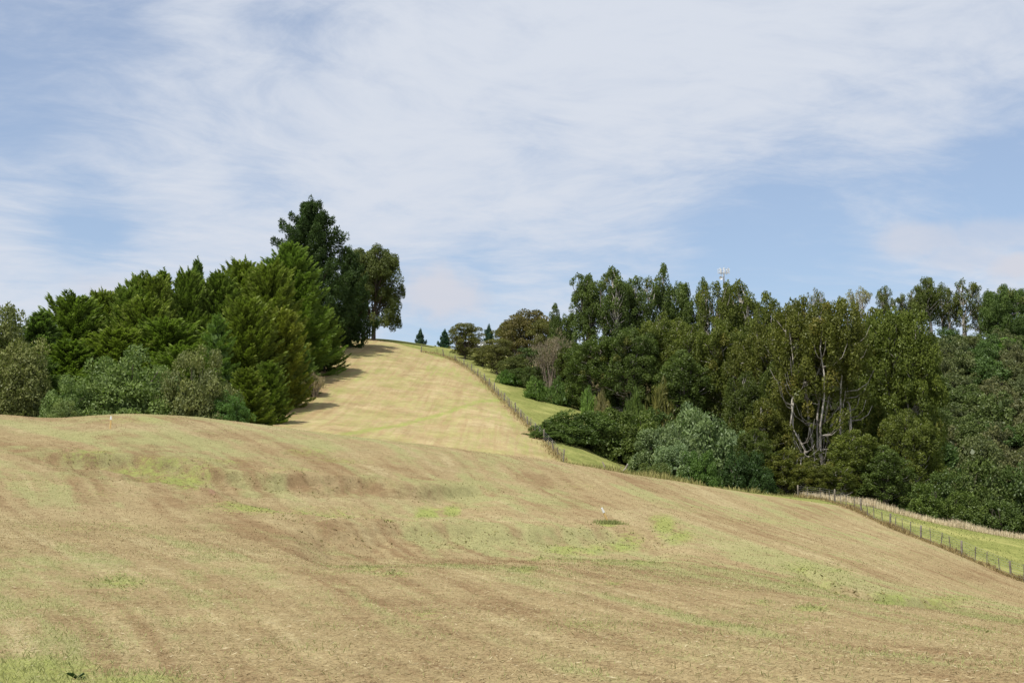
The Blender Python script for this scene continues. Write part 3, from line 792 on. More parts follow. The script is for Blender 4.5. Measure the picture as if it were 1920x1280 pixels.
def make_cypress(seed, h=14.0, rad=5.0, spire=0.0, nb=190, shape=0.75, droop=.0, open_=0.0):
    """conifer of layered, feathery, up-tipped sprays"""
    r = np.random.default_rng(seed); lv = Leaves()
    for i in range(nb):
        t = (i + r.random()) / nb
        t = t ** 0.92
        z0 = h * (.02 + .93 * t)
        prof = (1 - t) ** shape * (0.55 + .45 * min(1, t / .12 + .35))
        ln = rad * prof * (.58 + .58 * r.random()) + .35
        az = i * 2.39996 + r.normal() * .25
        rise = (.05 + .68 * t ** 1.8) + r.normal() * .17 - droop
        hd = np.array([math.cos(az), math.sin(az), 0])
        m = int(30 + 27 * ln)
        u = (.12 + .88 * r.random(m) ** .65)
        cz = rise * u * ln + .16 * ln * u ** 3 * (1 if droop < .1 else .2) - .10 * ln * np.sin(u * math.pi)
        wid = ln * .30 * (1 - u ** 1.6) * (.3 + u) + .10
        lat = (r.random(m) * 2 - 1) * wid
        side = np.array([-hd[1], hd[0], 0])
        c = hd * (u * ln)[:, None] + side * lat[:, None]
        c[:, 2] += z0 + cz + r.normal(size=m) * .11 - np.abs(lat) * .12
        dd = hd + side * (lat / (wid + .05))[:, None] * .8 + r.normal(size=(m, 3)) * .22
        dd[:, 2] += .12 + .45 * t + .25 * u ** 2
        nn = np.array([0, 0, .8]) + r.normal(size=(m, 3)) * .42 + hd * .42
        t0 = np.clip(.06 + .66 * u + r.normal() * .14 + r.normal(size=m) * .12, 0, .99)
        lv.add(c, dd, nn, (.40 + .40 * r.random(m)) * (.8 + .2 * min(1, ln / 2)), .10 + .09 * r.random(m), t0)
    # leader
    top = h * (1.0 + spire)
    m = 60 + int(400 * spire)
    zt = h * .88 + (top - h * .88) * r.random(m)
    rr = (top - zt) * (.30 if spire > 0 else .42) + .04
    az = r.random(m) * 6.283
    c = np.stack([np.cos(az) * rr * r.random(m), np.sin(az) * rr * r.random(m), zt], 1)
    dd = np.stack([np.cos(az) * .8, np.sin(az) * .8, .8 + 0 * az], 1)
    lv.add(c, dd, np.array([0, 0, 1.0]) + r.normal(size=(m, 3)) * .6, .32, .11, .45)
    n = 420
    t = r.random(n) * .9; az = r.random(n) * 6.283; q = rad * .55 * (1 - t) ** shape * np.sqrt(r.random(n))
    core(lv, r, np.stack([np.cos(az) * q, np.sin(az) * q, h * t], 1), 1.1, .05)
    tr = tube('trunk', [(0, 0, -1), (0, 0, h * .3), (.1, 0, h * .7), (0, 0, h * .95)], [.34, .28, .14, .03], M_BARK)
    return dict(parts=[('trunk', tr), ('crown', lv.build('crown', M_NEEDLE))], h=top, r=rad)

def make_pine(seed, h=25.0, rad=7.0, nb=46, zlo=.08, prof=.62):
    """dark pine with up-swept, brush-tipped boughs"""
    r = np.random.default_rng(seed); lv = Leaves(); limbs = []
    for i in range(nb):
        t = zlo + (1 - zlo) * ((i + .5) / nb) ** .95
        z0 = h * t * .93
        ln = rad * ((1 - t) ** prof * 1.0 + .03) * (.66 + .45 * r.random())
        az = i * 2.39996 + r.normal() * .3
        hd = np.array([math.cos(az), math.sin(az), 0])
        tip = hd * ln + np.array([0, 0, min(z0 + ln * (.34 + .45 * t), h * .99 - ln * .75)])
        base = np.array([0, 0, z0 - .2])
        mid = base * .5 + tip * .5 - np.array([0, 0, .13 * ln])
        P = np.array([base, mid, tip])
        if i % 4 == 0: limbs.append((P, [.12, .08, .03]))
        nt = int(5 + ln * 3.2)
        for j in range(nt + 1):
            u = 1.0 if j == nt else .25 + .75 * (j + r.random()) / nt
            c = (1 - u) ** 2 * base + 2 * u * (1 - u) * mid + u * u * tip
            s = .24 * ln * (1 - u * .8)
            c = c + r.normal(size=3) * np.array([s, s, s * .5])
            tuft(lv, r, c, .36, .85, 48, .42, .12, .15 + .4 * r.random(), zmin=-.7, out=.7, up=.8, jit=.6)
    tuft(lv, r, np.array([0, 0, h * .965]), .38, .95, 90, .45, .09, .35, zmin=-.9, out=.6, up=1.2)
    n = 260
    t = zlo + (.9 - zlo) * r.random(n); az = r.random(n) * 6.283; q = rad * .5 * (1 - t) ** .62 * np.sqrt(r.random(n))
    core(lv, r, np.stack([np.cos(az) * q, np.sin(az) * q, h * t], 1), 1.2, .04)
    tr = tube('trunk', [(0, 0, -1), (0, 0, h * .3), (.15, 0, h * .7), (0, 0, h * .97)], [.5, .4, .2, .04], M_BARK, 8)
    parts = [('trunk', tr)] + [('limb', tube('limb', P, q, M_BARK, 5)) for P, q in limbs[:8]] + [('crown', lv.build('crown', M_NEEDLE))]
    return dict(parts=parts, h=h, r=rad)

def make_tufted(seed, h=22.0, rad=3.4, stems=4, dens=1.0, zlo=.08, gap=.35, rust=.05, tmin=.86, lr=.17, open_side=False, feet=0.0, bark=None, bare=0.0, tr=.70, top=.42, nleaf=125):
    """tall native podocarp: several pale ascending stems carrying upright domed tufts"""
    r = np.random.default_rng(seed); lv = Leaves(); limbs = []; twigs = []; bark = bark or M_PALEBARK
    tops = []
    for s in range(stems):
        a = s * 6.283 / stems + r.normal() * .4
        q = rad * (.0 if s == 0 and stems != 2 else .62) * (.75 + .4 * r.random())
        tops.append(np.array([math.cos(a) * q, math.sin(a) * q, h * (.97 if s == 0 else tmin + (.98 - tmin) * r.random())]))
    fork = np.array([0, 0, h * (.14 + .1 * r.random())])
    centers = []
    for T in tops:
        P = bent(fork + r.normal(size=3) * .1, T - np.array([0, 0, .5]), r, 7, .05)
        P[:, :2] = P[:, :2] * np.linspace(0.15, 1, 7)[:, None] ** .6 * 1.0
        if feet:
            foot = np.array([T[0] * .35 + r.normal() * feet * .3, T[1] * .35 + r.normal() * feet * .3, -.8])
            P = bent(foot, T - np.array([0, 0, .5]), r, 9, .045)
            limbs.append((P, np.linspace(lr * 1.25, .05, 9)))
            for q_ in range(15):                                     # curved boughs thrown out and up from the stem
                f = .14 + .74 * r.random(); b0 = P[int(f * 8)] + (P[min(8, int(f * 8) + 1)] - P[int(f * 8)]) * r.random()
                a_ = -math.pi / 2 + r.normal() * 1.0; L_ = 1.2 + 2.2 * r.random()
                dv = np.array([math.cos(a_), math.sin(a_), 0])
                twigs.append((np.array([b0, b0 + dv * L_ * .45 + np.array([0, 0, .05 * L_]), b0 + dv * L_ * .8 + np.array([0, 0, .3 * L_]), b0 + dv * L_ + np.array([0, 0, .75 * L_])]), np.linspace(.065, .022, 4)))
        else:
            limbs.append((P, np.linspace(lr, .05, 7)))
        # domed, tapering head round the stem
        nh = int(30 * dens)
        for j in range(nh):
            u = j / nh
            z = T[2] - .5 - (h * top) * (u ** 1.25)
            rr = (.25 + 1.15 * math.sqrt(min(1, u * 3.2))) * math.sqrt(.15 + .85 * r.random()) * rad / 3.5
            a = r.random() * 6.283
            f = np.clip((z - fork[2]) / max(1e-3, T[2] - fork[2]), 0, 1)
            cx = T[:2] * f ** .7
            centers.append((np.array([cx[0] + math.cos(a) * rr, cx[1] + math.sin(a) * rr, z]), .8 + .35 * u))
    nshell = int(260 * dens * (rad / 3.5) ** .8)
    for j in range(nshell):
        t = zlo + (.84 - zlo) * r.random()
        prof = math.sqrt(max(0, 1 - ((t - .48) / .56) ** 2))
        a = r.random() * 6.283
        if vnoise(np.array([a * 1.3 + seed]), np.array([t * 6]))[0] + .5 < gap: continue
        if open_side and math.sin(a) < -.15 and .12 < t < .74 and r.random() < .80: continue
        q = rad * prof * (.62 + .42 * r.random())
        centers.append((np.array([math.cos(a) * q, math.sin(a) * q, h * t]), 1.0))
    for k, (c, sz) in enumerate(centers):
        sx = tr * sz * (.62 + .5 * r.random()); szz = sx * (1.35 + .6 * r.random())
        t0 = 1.35 if r.random() < rust * .4 else np.clip(.40 + r.normal() * .17, .05, .9)
        n = int(nleaf * (sx / .7) ** 1.7)
        tuft(lv, r, c, sx * .92, szz, int(n * 1.25), .30, .14, t0, zmin=-.65, out=.35, up=.75, jit=.5, tj=.12)
        if r.random() < .42:
            T = tops[int(np.argmin([np.hypot(*(c[:2] - T[:2])) for T in tops]))]
            zb = max(fork[2], c[2] - (1.2 + 2.2 * r.random()))
            f = np.clip((zb - fork[2]) / max(1e-3, T[2] - fork[2]), 0, 1)
            st = np.array([T[0] * f ** .8, T[1] * f ** .8, zb])
            twigs.append((bent(st, c - np.array([0, 0, .3 * szz]), r, 4, .09), np.linspace(.085, .03, 4)))
    n = int(330 * (1 - bare))
    if n:
        t = zlo + (.82 - zlo) * r.random(n); a = r.random(n) * 6.283
        q = rad * .5 * np.sqrt(np.maximum(0, 1 - ((t - .48) / .56) ** 2)) * np.sqrt(r.random(n))
        core(lv, r, np.stack([np.cos(a) * q, np.sin(a) * q, h * t], 1), .8, .03)
    trk = tube('trunk', [(0, 0, -1.5), (.03, 0, fork[2] * .5), tuple(fork + np.array([0, 0, .4]))], [.42, .34, .27], bark, 8)
    parts = ([] if feet else [('trunk', trk)]) + [('trunk' if feet else 'limb', tube('limb', P, q, bark, 6)) for P, q in limbs]
    if twigs:
        if bare > .7: parts += [('branch', tube('branch', P, q * 1.1, bark, 4)) for P, q in twigs[:170]]
        else: parts.append(('branches', tubes('branches', twigs, bark, 4)))
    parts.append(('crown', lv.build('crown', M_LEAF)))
    return dict(parts=parts, h=h, r=rad)

def make_bush(seed, h=4.0, rad=3.0, n=70, fine=.30, up=.7, out=.7, tr=.75, fullness=1.0, nleaf=95, wl=.08, tj=.15, trunk=M_BARK):
    """rounded bush or low tree built of feathery clumps down to the ground"""
    r = np.random.default_rng(seed); lv = Leaves()
    lobes = [(np.array([0, 0, 0]), 1.0)] + [(np.array([math.cos(a) * .42, math.sin(a) * .42, -.08 + .1 * r.random()]), .62 + .16 * r.random()) for a in (r.random(5) * 6.283)]
    k = 0
    while k < n:
        o, sc = lobes[int(r.integers(0, len(lobes)))] if r.random() < .65 else lobes[0]
        d_ = sph(r, 1, -.1)[0]
        q = sc * (.78 + .2 * r.random())
        hl = max(1e-3, math.hypot(d_[0], d_[1])); d_ = np.array([d_[0] / hl * hl ** .7, d_[1] / hl * hl ** .7, d_[2]])
        c = np.array([rad * (o[0] + d_[0] * q * (1 if sc < 1 else .85)), rad * (o[1] + d_[1] * q * (1 if sc < 1 else .85)), h * max(.05, (o[2] + d_[2] * q)) * .93])
        s = tr * (.7 + .6 * r.random())
        tuft(lv, r, c, s, s * 1.05, nleaf, fine, wl, np.clip(.42 + r.normal() * .17, 0.02, .95), zmin=-.6, out=out, up=up, jit=.6, tj=tj)
        k += 1
    m = 160
    d_ = sph(r, m, 0); core(lv, r, d_ * np.array([rad * .72, rad * .72, h * .75]) * (r.random((m, 1)) ** .4), .8, .03)
    stems = [(bent((0, 0, -.4), (math.cos(a) * rad * .5, math.sin(a) * rad * .5, h * .7), r, 4, .06), [.10, .08, .06, .03]) for a in r.random(4) * 6.283]
    return dict(parts=[('stems', tubes('stems', stems, trunk, 5)), ('crown', lv.build('crown', M_LEAF))], h=h, r=rad)

def make_cloud_tree(seed, h=11.0, rad=5.0, zlo=.25, nl=34):
    """spreading small-leaved tree: flattish layered cloud pads on forked stems"""
    r = np.random.default_rng(seed); lv = Leaves(); limbs = []
    for j in range(nl):
        t = zlo + (1 - zlo) * r.random() ** .8
        prof = math.sqrt(max(0.02, 1 - ((t - .55) / .52) ** 2))
        a = r.random() * 6.283; q = rad * prof * (.25 + .7 * r.random())
        c = np.array([math.cos(a) * q, math.sin(a) * q, h * t * .94])
        s = rad * .21 * (.7 + .6 * r.random())
        t0 = np.clip(.42 + r.normal() * .18, .02, .95)
        tuft(lv, r, c, s, s * .62, int(170 * (s / 1.2) ** 1.6) + 30, .30, .15, t0, zmin=-.4, out=.5, up=.35, jit=.5)
        if j % 3 == 0: limbs.append((bent((0, 0, h * .12), c - np.array([0, 0, s * .3]), r, 5, .08), np.linspace(.15, .04, 5)))
    n = 120
    d_ = sph(r, n, -.4); core(lv, r, d_ * np.array([rad * .5, rad * .5, h * .28]) * r.random((n, 1)) ** .5 + np.array([0, 0, h * .58]), .7, .03)
    tr = tube('trunk', [(0, 0, -.8), (.1, 0, h * .2), (0, .1, h * .5)], [.26, .2, .1], M_BARK, 7)
    return dict(parts=[('trunk', tr)] + [('limb', tube('limb', P, q, M_BARK, 5)) for P, q in limbs] + [('crown', lv.build('crown', M_LEAF))], h=h, r=rad)

def make_dead(seed, h=7.5, rad=3.2):
    """dying grey bush: a fan of bare pale stems under a haze of brown twigs"""
    r = np.random.default_rng(seed); lv = Leaves(); st = []
    for i in range(30):
        a = r.random() * 6.283; q = rad * (.15 + .8 * r.random())
        z = h * (.62 + .3 * r.random()) - .10 * q * q
        P = bent((math.cos(a) * .16, math.sin(a) * .16, -.3), (math.cos(a) * q, math.sin(a) * q, z), r, 5, .05)
        st.append((P, np.linspace(.13, .045, 5)))
        for k in range(4):
            c = P[-1] * (.90 + .14 * r.random()) + r.normal(size=3) * np.array([.6, .6, .35])
            tuft(lv, r, c, .55, .5, 30, .5, .05, np.clip(.4 + .2 * r.normal(), 0, .95), zmin=-.8, out=.9, up=.9, jit=.9)
    parts = [('stem', tube('stem', P, q, M_DEADWOOD, 5)) for P, q in st[:10]]
    parts += [('twigs', tubes('twigs', st[10:], M_DEADWOOD, 4)), ('crown', lv.build('crown', M_LEAF))]
    return dict(parts=parts, h=h, r=rad)

GAIN = 2.0
def plant(kind, proto, px, top, Y, hw, color, label, cat, group, rot=None, base=None, sink=0.0):
    """stand a copy of a prototype on the ground: column px, top at row top, distance Y, half width hw (picture pixels)"""
    x = xat(px, (top + 700) / 2, Y)
    zg = gz(x, Y) - sink
    zt = slope(top) * Y
    hh = max(0.6, zt - zg)
    rr = hw / FPX * Y
    o = bpy.data.objects.new(kind, None); COL.objects.link(o)
    o.empty_display_size = .5
    o.location = (x, Y, zg)
    o.rotation_euler = (0, 0, random.random() * 6.283 if rot is None else rot)
    o.scale = (rr / proto['r'], rr / proto['r'], hh / proto['h'])
    tag(o, label, cat, group)
    for nm, me in proto['parts']:
        c = link(nm, me, o)
        c.color = (*(v * GAIN for v in color), 1)
        if nm in ('branches', 'twigs', 'stems'): c['kind'] = 'stuff'
    return o

# ------------------------------------------------------------------ the planted left slope
CY = [make_cypress(11 + i, 14, 5.0, sp, nb, sh) for i, (sp, nb, sh) in enumerate([(0, 330, .58), (.0, 320, .50), (.0, 150, 1.05), (.0, 340, .45), (.04, 310, .62)])]
FIR = make_cypress(19, 14, 4.6, 0, 170, .95, droop=.16)
CYBIG = make_cypress(31, 20, 7.5, 0, 480, .62)
CYDROOP = make_cypress(32, 14, 5.5, 0, 130, .7, droop=.22)
PINE = make_pine(41, 25, 8.4, 84)
PINE2 = make_pine(42, 17, 5.0, 46, zlo=.0)
SMALLPINE = make_pine(43, 9, 3.6, 15, zlo=.14, prof=.9)
G_CY = 'cypresses planted on the left slope'
cg = (0.074, 0.096, 0.024); cg2 = (0.084, 0.100, 0.024); cg3 = (0.064, 0.088, 0.030); cgy = (0.092, 0.098, 0.023)
MASS = 'feathery green cypress packed among others on the left slope'
LEFT = [
    (2, 75, 578, 150, 62, cg3, 'green cypress with drooping sprays beside the olive tree at the left edge'),
    (3, 138, 555, 160, 66, cg, 'flat topped green cypress on the skyline nearest the left edge trees'),
    (0, 238, 538, 164, 46, cg, 'cypress filling the skyline between the slim spired and broad dark topped ones'),
    (3, 285, 518, 168, 46, cg2, 'cypress filling the skyline right of the broad dark topped one'),
    (1, 352, 508, 172, 46, cg, 'cypress rising close behind the sharp isolated spire'),
    (1, 190, 546, 168, 48, cg2, 'cypress between the flat topped one and the slim spired one on the skyline'),
    (2, 222, 532, 174, 30, cg3, 'slim spired cypress left of the broad dark one on the skyline'),
    (0, 258, 516, 168, 50, cg, 'broad dark topped cypress on the middle of the left skyline'),
    (2, 305, 500, 174, 42, cg, 'pointed cypress left of the sharp isolated spire on the skyline'),
    (2, 338, 512, 180, 26, cg3, 'thin grey green cypress tip close left of the sharp spire'),
    (2, 368, 479, 178, 30, cg3, 'sharp isolated cypress spire standing clear of the left skyline'),
    (0, 410, 512, 174, 56, cg, 'broad cypress immediately right of the sharp isolated spire'),
    (1, 452, 490, 184, 60, cg2, 'rounded light green cypress right of the sharp spire on the skyline'),
    (3, 505, 498, 178, 60, cg2, 'yellowish cypress below the big bright one on the left slope'),
    (0, 130, 640, 140, 78, cg, 'front cypress above the lower grey green shrub at left'), (1, 220, 618, 143, 80, cg2, 'front cypress rising behind the left half of the broad grey green shrub'), (3, 310, 600, 146, 80, cg, 'cypress in the middle tier above the broad grey green shrub'), (0, 60, 660, 134, 60, cg3, 'low cypress half hidden by the shorter olive brown tree'),
    (3, 462, 562, 152, 62, cg2, 'yellow green cypress in front of the bright green one, above the brown rounded shrub'),
    (1, 528, 580, 156, 46, cgy, 'olive tinged cypress overhanging the left edge of the mown hill'),
    (0, 608, 575, 194, 34, cg, 'dark green cypress by the shaded left edge of the mown hill top'),
    (0, 462, 690, 128, 42, cg2, 'low dark cypress skirting the foot of the mown hill'),
    (1, 505, 680, 141, 36, cg, 'low cypress at the foot of the yellow green one, near the mown hill'), (0, 562, 650, 167, 32, cg3, 'shaded cypress under the largest bright green one, on the hill edge'), (3, 175, 700, 130, 60, cg, 'lowest cypress just behind the left end of the rounded shrubs'), (1, 340, 650, 136, 70, cg, 'cypress directly behind the join of the grey green and brown shrubs'), (0, 420, 600, 156, 66, cg, 'cypress behind the cedar with flat tiered boughs'), (3, 270, 560, 160, 60, cg2, 'cypress in the second tier below the broad dark topped one'), (1, 20, 640, 150, 60, cg3, 'cypress mostly behind the olive trees at the left edge')]
for v, px, top, Y, hw, c, lab in LEFT:
    plant('cypress_tree', FIR if v == 2 else CY[v], px, top, Y, hw * (2.0 if v == 2 else 1.35), c, lab, 'cypress', G_CY)
plant('cypress_tree', CYBIG, 544, 452, 188, 104, (0.076, 0.104, 0.026), 'largest bright green cypress, in front of the dark pine', 'cypress', G_CY)
plant('cedar_tree', CYDROOP, 408, 585, 140, 64, (0.072, 0.105, 0.030), 'cedar with flat tiered boughs above the brown rounded shrub', 'cedar', None)
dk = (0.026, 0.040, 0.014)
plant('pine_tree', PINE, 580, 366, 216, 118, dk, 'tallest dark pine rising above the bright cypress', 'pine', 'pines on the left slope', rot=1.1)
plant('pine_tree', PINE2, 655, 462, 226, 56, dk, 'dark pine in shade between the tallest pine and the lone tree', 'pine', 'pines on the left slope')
LONE = make_tufted(51, 17, 4.8, 6, 1.5, zlo=.12, gap=.40, bark=M_BARK, rust=.12, bare=1.0, tr=.66, top=.5)
plant('native_tree', LONE, 701, 461, 245, 55, (0.054, 0.062, 0.020), 'lone rounded tree with a bare trunk on the crest of the mown hill', 'tree', None, rot=2.0)
# olive trees at the left edge and rounded shrubs behind the paddock crest
OLIVE = [make_bush(61 + i, 9, 3.2, 120, .30, .6, .5, .8, nleaf=160, wl=.13, tj=.1) for i in range(2)]
ol = (0.082, 0.088, 0.034)
plant('olive_green_tree', OLIVE[0], -4, 538, 130, 70, ol, 'olive green tree cut by the left picture edge, taller of the two', 'tree', 'olive green trees at the left edge')
plant('olive_green_tree', OLIVE[1], 42, 606, 124, 60, (0.088, 0.092, 0.036), 'shorter olive brown bushy tree inside the left edge', 'tree', 'olive green trees at the left edge')
SHR = [make_bush(71 + i, 6, 4.2, 150, .25, .4, .5, .66, nleaf=150, wl=.12, tj=.1) for i in range(3)]
G_SH = 'rounded shrubs behind the crest of the paddock'
plant('rounded_shrub', SHR[0], 245, 640, 122, 112, (0.076, 0.100, 0.036), 'broad grey green rounded shrub on the left, behind the upright peg', 'shrub', G_SH)
plant('rounded_shrub', SHR[1], 372, 644, 119, 78, (0.080, 0.086, 0.036), 'brown tinged rounded shrub right of the grey green one', 'shrub', G_SH)
plant('rounded_shrub', SHR[2], 140, 700, 120, 66, (0.076, 0.102, 0.038), 'lower grey green shrub beside the olive brown tree', 'shrub', G_SH)
plant('rounded_shrub', SHR[0], 430, 728, 118, 44, (0.048, 0.085, 0.022), 'low bright green leafy shrub at the right end of the rounded shrubs', 'shrub', G_SH, rot=2.2)
plant('rounded_shrub', SHR[1], 120, 745, 117, 36, (0.088, 0.108, 0.042), 'smallest pale grey green shrub behind the paddock crest', 'shrub', G_SH)
# dry scrub on the bank at the foot of the trees
TWIG = make_dead(81, 2.4, 2.0)
plant('dry_shrub', TWIG, 592, 708, 166, 16, (0.17, 0.13, 0.09), 'bare brown dry shrub under the cypress edge on the mown hill', 'shrub', None)

# ------------------------------------------------------------------ hilltop middle
plant('pine_tree', SMALLPINE, 788, 618, 296, 19, (0.030, 0.050, 0.038), 'small isolated pine on the skyline beyond the mown hill', 'pine', 'small pines beyond the hill')
plant('pine_tree', SMALLPINE, 834, 619, 296, 22, (0.028, 0.052, 0.036), 'small dark pine left of the brownish tree on the skyline', 'pine', 'small pines beyond the hill')
plant('pine_tree', SMALLPINE, 917, 611, 310, 26, (0.030, 0.052, 0.038), 'small blue green pine showing between two brownish trees', 'pine', 'small pines beyond the hill')
CLD = [make_cloud_tree(91 + i, 10, 5, z, n) for i, (z, n) in enumerate([(.14, 95), (.06, 100), (.10, 90)])]
kb = (0.066, 0.064, 0.022); kb2 = (0.070, 0.058, 0.024)
G_K = 'brownish small leaved trees at the top of the fence'
for v, px, top, Y, hw, c, lab in [
    (0, 872, 605, 232, 36, kb, 'brownish olive rounded tree at the top of the hill fence'),
    (1, 932, 636, 216, 36, kb, 'low spreading olive tree beside the hill fence in front of the roof'),
    (0, 990, 581, 232, 56, kb2, 'wide flat topped brown green tree on the skyline left of the tall stand'),
    (1, 955, 604, 240, 36, kb, 'olive tree behind the low spreading one, under the wide brown topped tree'),
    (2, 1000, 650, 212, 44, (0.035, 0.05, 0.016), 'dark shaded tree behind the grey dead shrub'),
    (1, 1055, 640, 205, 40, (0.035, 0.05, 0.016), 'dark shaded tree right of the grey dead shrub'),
    (1, 905, 652, 224, 30, kb, 'low brown green bush tree where the hill fence meets the hilltop trees'),
    (0, 965, 668, 208, 34, (0.05, 0.056, 0.018), 'olive tree in front of the wide topped one beside the lush slope'),
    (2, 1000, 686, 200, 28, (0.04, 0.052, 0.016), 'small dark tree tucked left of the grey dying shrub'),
    (1, 1025, 600, 228, 44, kb, 'dark olive tree standing behind the grey dying shrub'),
    (0, 975, 690, 206, 30, (0.04, 0.055, 0.016), 'low dark tree under the low spreading olive one'),
    (1, 872, 640, 238, 26, kb2, 'brown twiggy tree crowding the foot of the rounded hilltop tree')]:
    plant('spreading_tree', CLD[v], px, top, Y, hw, c, lab, 'tree', G_K)
DEAD = make_dead(101)
plant('dying_shrub', DEAD, 1032, 625, 199, 38, (0.115, 0.092, 0.074), 'grey brown dying shrub with bare pale stems standing on the green slope', 'shrub', None)

# ------------------------------------------------------------------ the tall stand on the right
KA = [make_tufted(111 + i, 22, 4.4 if i == 3 else 3.5, st, d_, zlo, gp, ru, bare=ba) for i, (st, d_, zlo, gp, ru, ba) in enumerate([
    (5, .85, .10, .68, .04, .9), (6, .85, .12, .68, .06, .9), (4, .95, .06, .36, .05, .1), (4, 1.15, .05, .24, .08, .0), (2, 1.1, .10, .42, .04, .3), (5, .80, .16, .50, .12, .55)])]
KBARE = make_tufted(131, 24, 5.4, 7, 1.3, zlo=.08, gap=.40, rust=.12, lr=.12, tmin=.84, open_side=True, feet=1.5, bare=.75, tr=.70, top=.30)
DOME = make_tufted(132, 22, 4.8, 5, 1.7, tmin=.78, zlo=.03, gap=.10, rust=.05, bare=0, tr=.78, top=.4)
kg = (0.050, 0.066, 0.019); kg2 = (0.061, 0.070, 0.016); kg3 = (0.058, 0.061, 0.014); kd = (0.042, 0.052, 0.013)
G_T = 'tall tufted trees of the stand on the right'
TMASS = 'tall tufted green tree inside the crowded stand'
TALL = [
    (4, 1055, 566, 212, 26, kg, 'shortest tufted tree at the left end of the tall stand'),
    (0, 1105, 508, 206, 40, kg, 'leftmost of the high tops of the stand, sky showing through its stems'),
    (1, 1150, 494, 203, 46, kg, 'highest many headed tree in the left part of the tall stand'),
    (0, 1195, 512, 206, 40, kg, 'tall tufted tree between the many headed top and the twin headed top'),
    (4, 1257, 492, 208, 42, kg, 'twin headed tall tree between the left tops and the mast'),
    (4, 1302, 515, 206, 30, kg, 'slim twin topped tree just left of the mast'),
    (0, 1345, 521, 200, 40, kg2, 'tufted tree whose head stands just under the mast'),
    (1, 1390, 518, 202, 50, kg2, 'broad yellow green headed tree just right of the mast'),
    (2, 1437, 538, 196, 40, kg2, 'stepped yellow green tree right of the broad headed one'),
    (3, 1120, 625, 190, 60, kg, 'tufted tree low in the left end of the stand above the dark green bushes'), (3, 1182, 610, 187, 56, kg, 'lit grey green tree in the front of the left part of the stand'), (3, 1240, 580, 190, 60, kg2, 'tufted tree filling the stand below the twin headed top'), (3, 1300, 600, 186, 60, kg2, 'tufted tree below the slim twin topped one, left of the mast'),
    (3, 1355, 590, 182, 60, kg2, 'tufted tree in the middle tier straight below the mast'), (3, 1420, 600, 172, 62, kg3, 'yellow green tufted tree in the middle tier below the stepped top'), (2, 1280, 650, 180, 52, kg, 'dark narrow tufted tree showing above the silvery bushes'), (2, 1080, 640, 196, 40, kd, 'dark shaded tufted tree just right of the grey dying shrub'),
    (0, 1478, 562, 176, 44, kg3, 'rusty green tree where the stand steps down right of the mast'),
    (1, 1510, 548, 170, 48, kg3, 'rusty dark domed tree behind the white stemmed tree'),
    (0, 1578, 549, 172, 50, kg3, 'dark domed tree right of the thin skyline top'),
    (2, 1640, 566, 170, 52, kg3, 'rusty domed tree between the white stemmed tree and the green dome'),
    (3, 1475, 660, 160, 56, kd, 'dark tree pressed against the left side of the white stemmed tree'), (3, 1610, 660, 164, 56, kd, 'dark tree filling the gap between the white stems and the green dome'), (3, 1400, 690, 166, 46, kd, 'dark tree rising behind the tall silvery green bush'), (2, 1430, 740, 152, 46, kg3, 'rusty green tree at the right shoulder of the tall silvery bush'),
    (3, 1545, 640, 168, 60, kd, 'dark tree directly behind the white branching stems'),
    (2, 1600, 800, 144, 56, kg2, 'low tufted tree standing right of the white stems above the fence'), (2, 1655, 830, 142, 50, kg, 'low green tufted tree at the foot of the stand above the tall dry grass'), (2, 1470, 840, 141, 50, kg3, 'low rusty green tree left of the white stems behind the first fence posts'), (3, 1700, 760, 148, 60, kg2, 'rounded lower tree in front of the green dome'), (2, 1520, 862, 138, 40, kg3, 'low rusty tuft tree at the feet of the white stems, left side'),
    (0, 1566, 872, 138, 34, kg2, 'low green tuft tree at the feet of the white stems, right side'),
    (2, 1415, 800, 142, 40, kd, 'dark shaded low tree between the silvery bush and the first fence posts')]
for v, px, top, Y, hw, c, lab in TALL:
    plant('tufted_tree', KA[v], px, top, Y, hw, c, lab, 'tree', G_T)
plant('tufted_tree', KBARE, 1542, 556, 152, 98, kg3, 'open tree with many white branching stems showing through its crown', 'tree', G_T, rot=.15)
plant('tufted_tree', DOME, 1688, 578, 160, 78, (0.058, 0.070, 0.015), 'dense green dome shaped tree at the right end of the stand', 'tree', G_T)
# bushes in front of the stand
BU = [make_bush(141 + i, 5, 4, 190, .25, .15, .5, .52, nleaf=130, wl=.12, tj=.1) for i in range(3)]
G_B = 'bushes in the gully below the stand'
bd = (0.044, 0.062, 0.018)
for v, px, top, Y, hw, c, lab in [
    (0, 1088, 762, 150, 88, bd, 'dark green bush with reaching twigs against the hill fence'),
    (1, 1168, 757, 151, 90, (0.052, 0.066, 0.018), 'dark green bush between the fence bush and the silvery one'),
    (2, 1022, 806, 147, 46, (0.052, 0.072, 0.022), 'smallest dark bush hanging over the hill fence'),
    (1, 1225, 758, 160, 64, bd, 'dark green bush behind the silvery ones'),
    (2, 1225, 862, 127, 46, (0.055, 0.068, 0.022), 'low olive bush on the paddock crest below the silvery bush'),
    (0, 1308, 834, 134, 46, (0.042, 0.070, 0.018), 'bright leafy green bush below the silvery bush'),
    (2, 1392, 835, 135, 60, (0.022, 0.038, 0.012), 'deeply shaded bush between the silvery bush and the tall trees')]:  # deep shade is painted into this last bush's leaf colour
    plant('gully_bush', BU[v], px, top, Y, hw, c, lab, 'bush', G_B)
SI = [make_bush(151 + i, 5, 3.5, 160, .27, .5, .5, .52, nleaf=130, wl=.11, tj=.1) for i in range(2)]
G_S = 'silvery bushes in the gully'
sg = (0.080, 0.100, 0.050)
plant('silvery_bush', SI[0], 1242, 782, 143, 72, sg, 'silvery grey green bush, left one of the pair in the gully', 'bush', G_S)
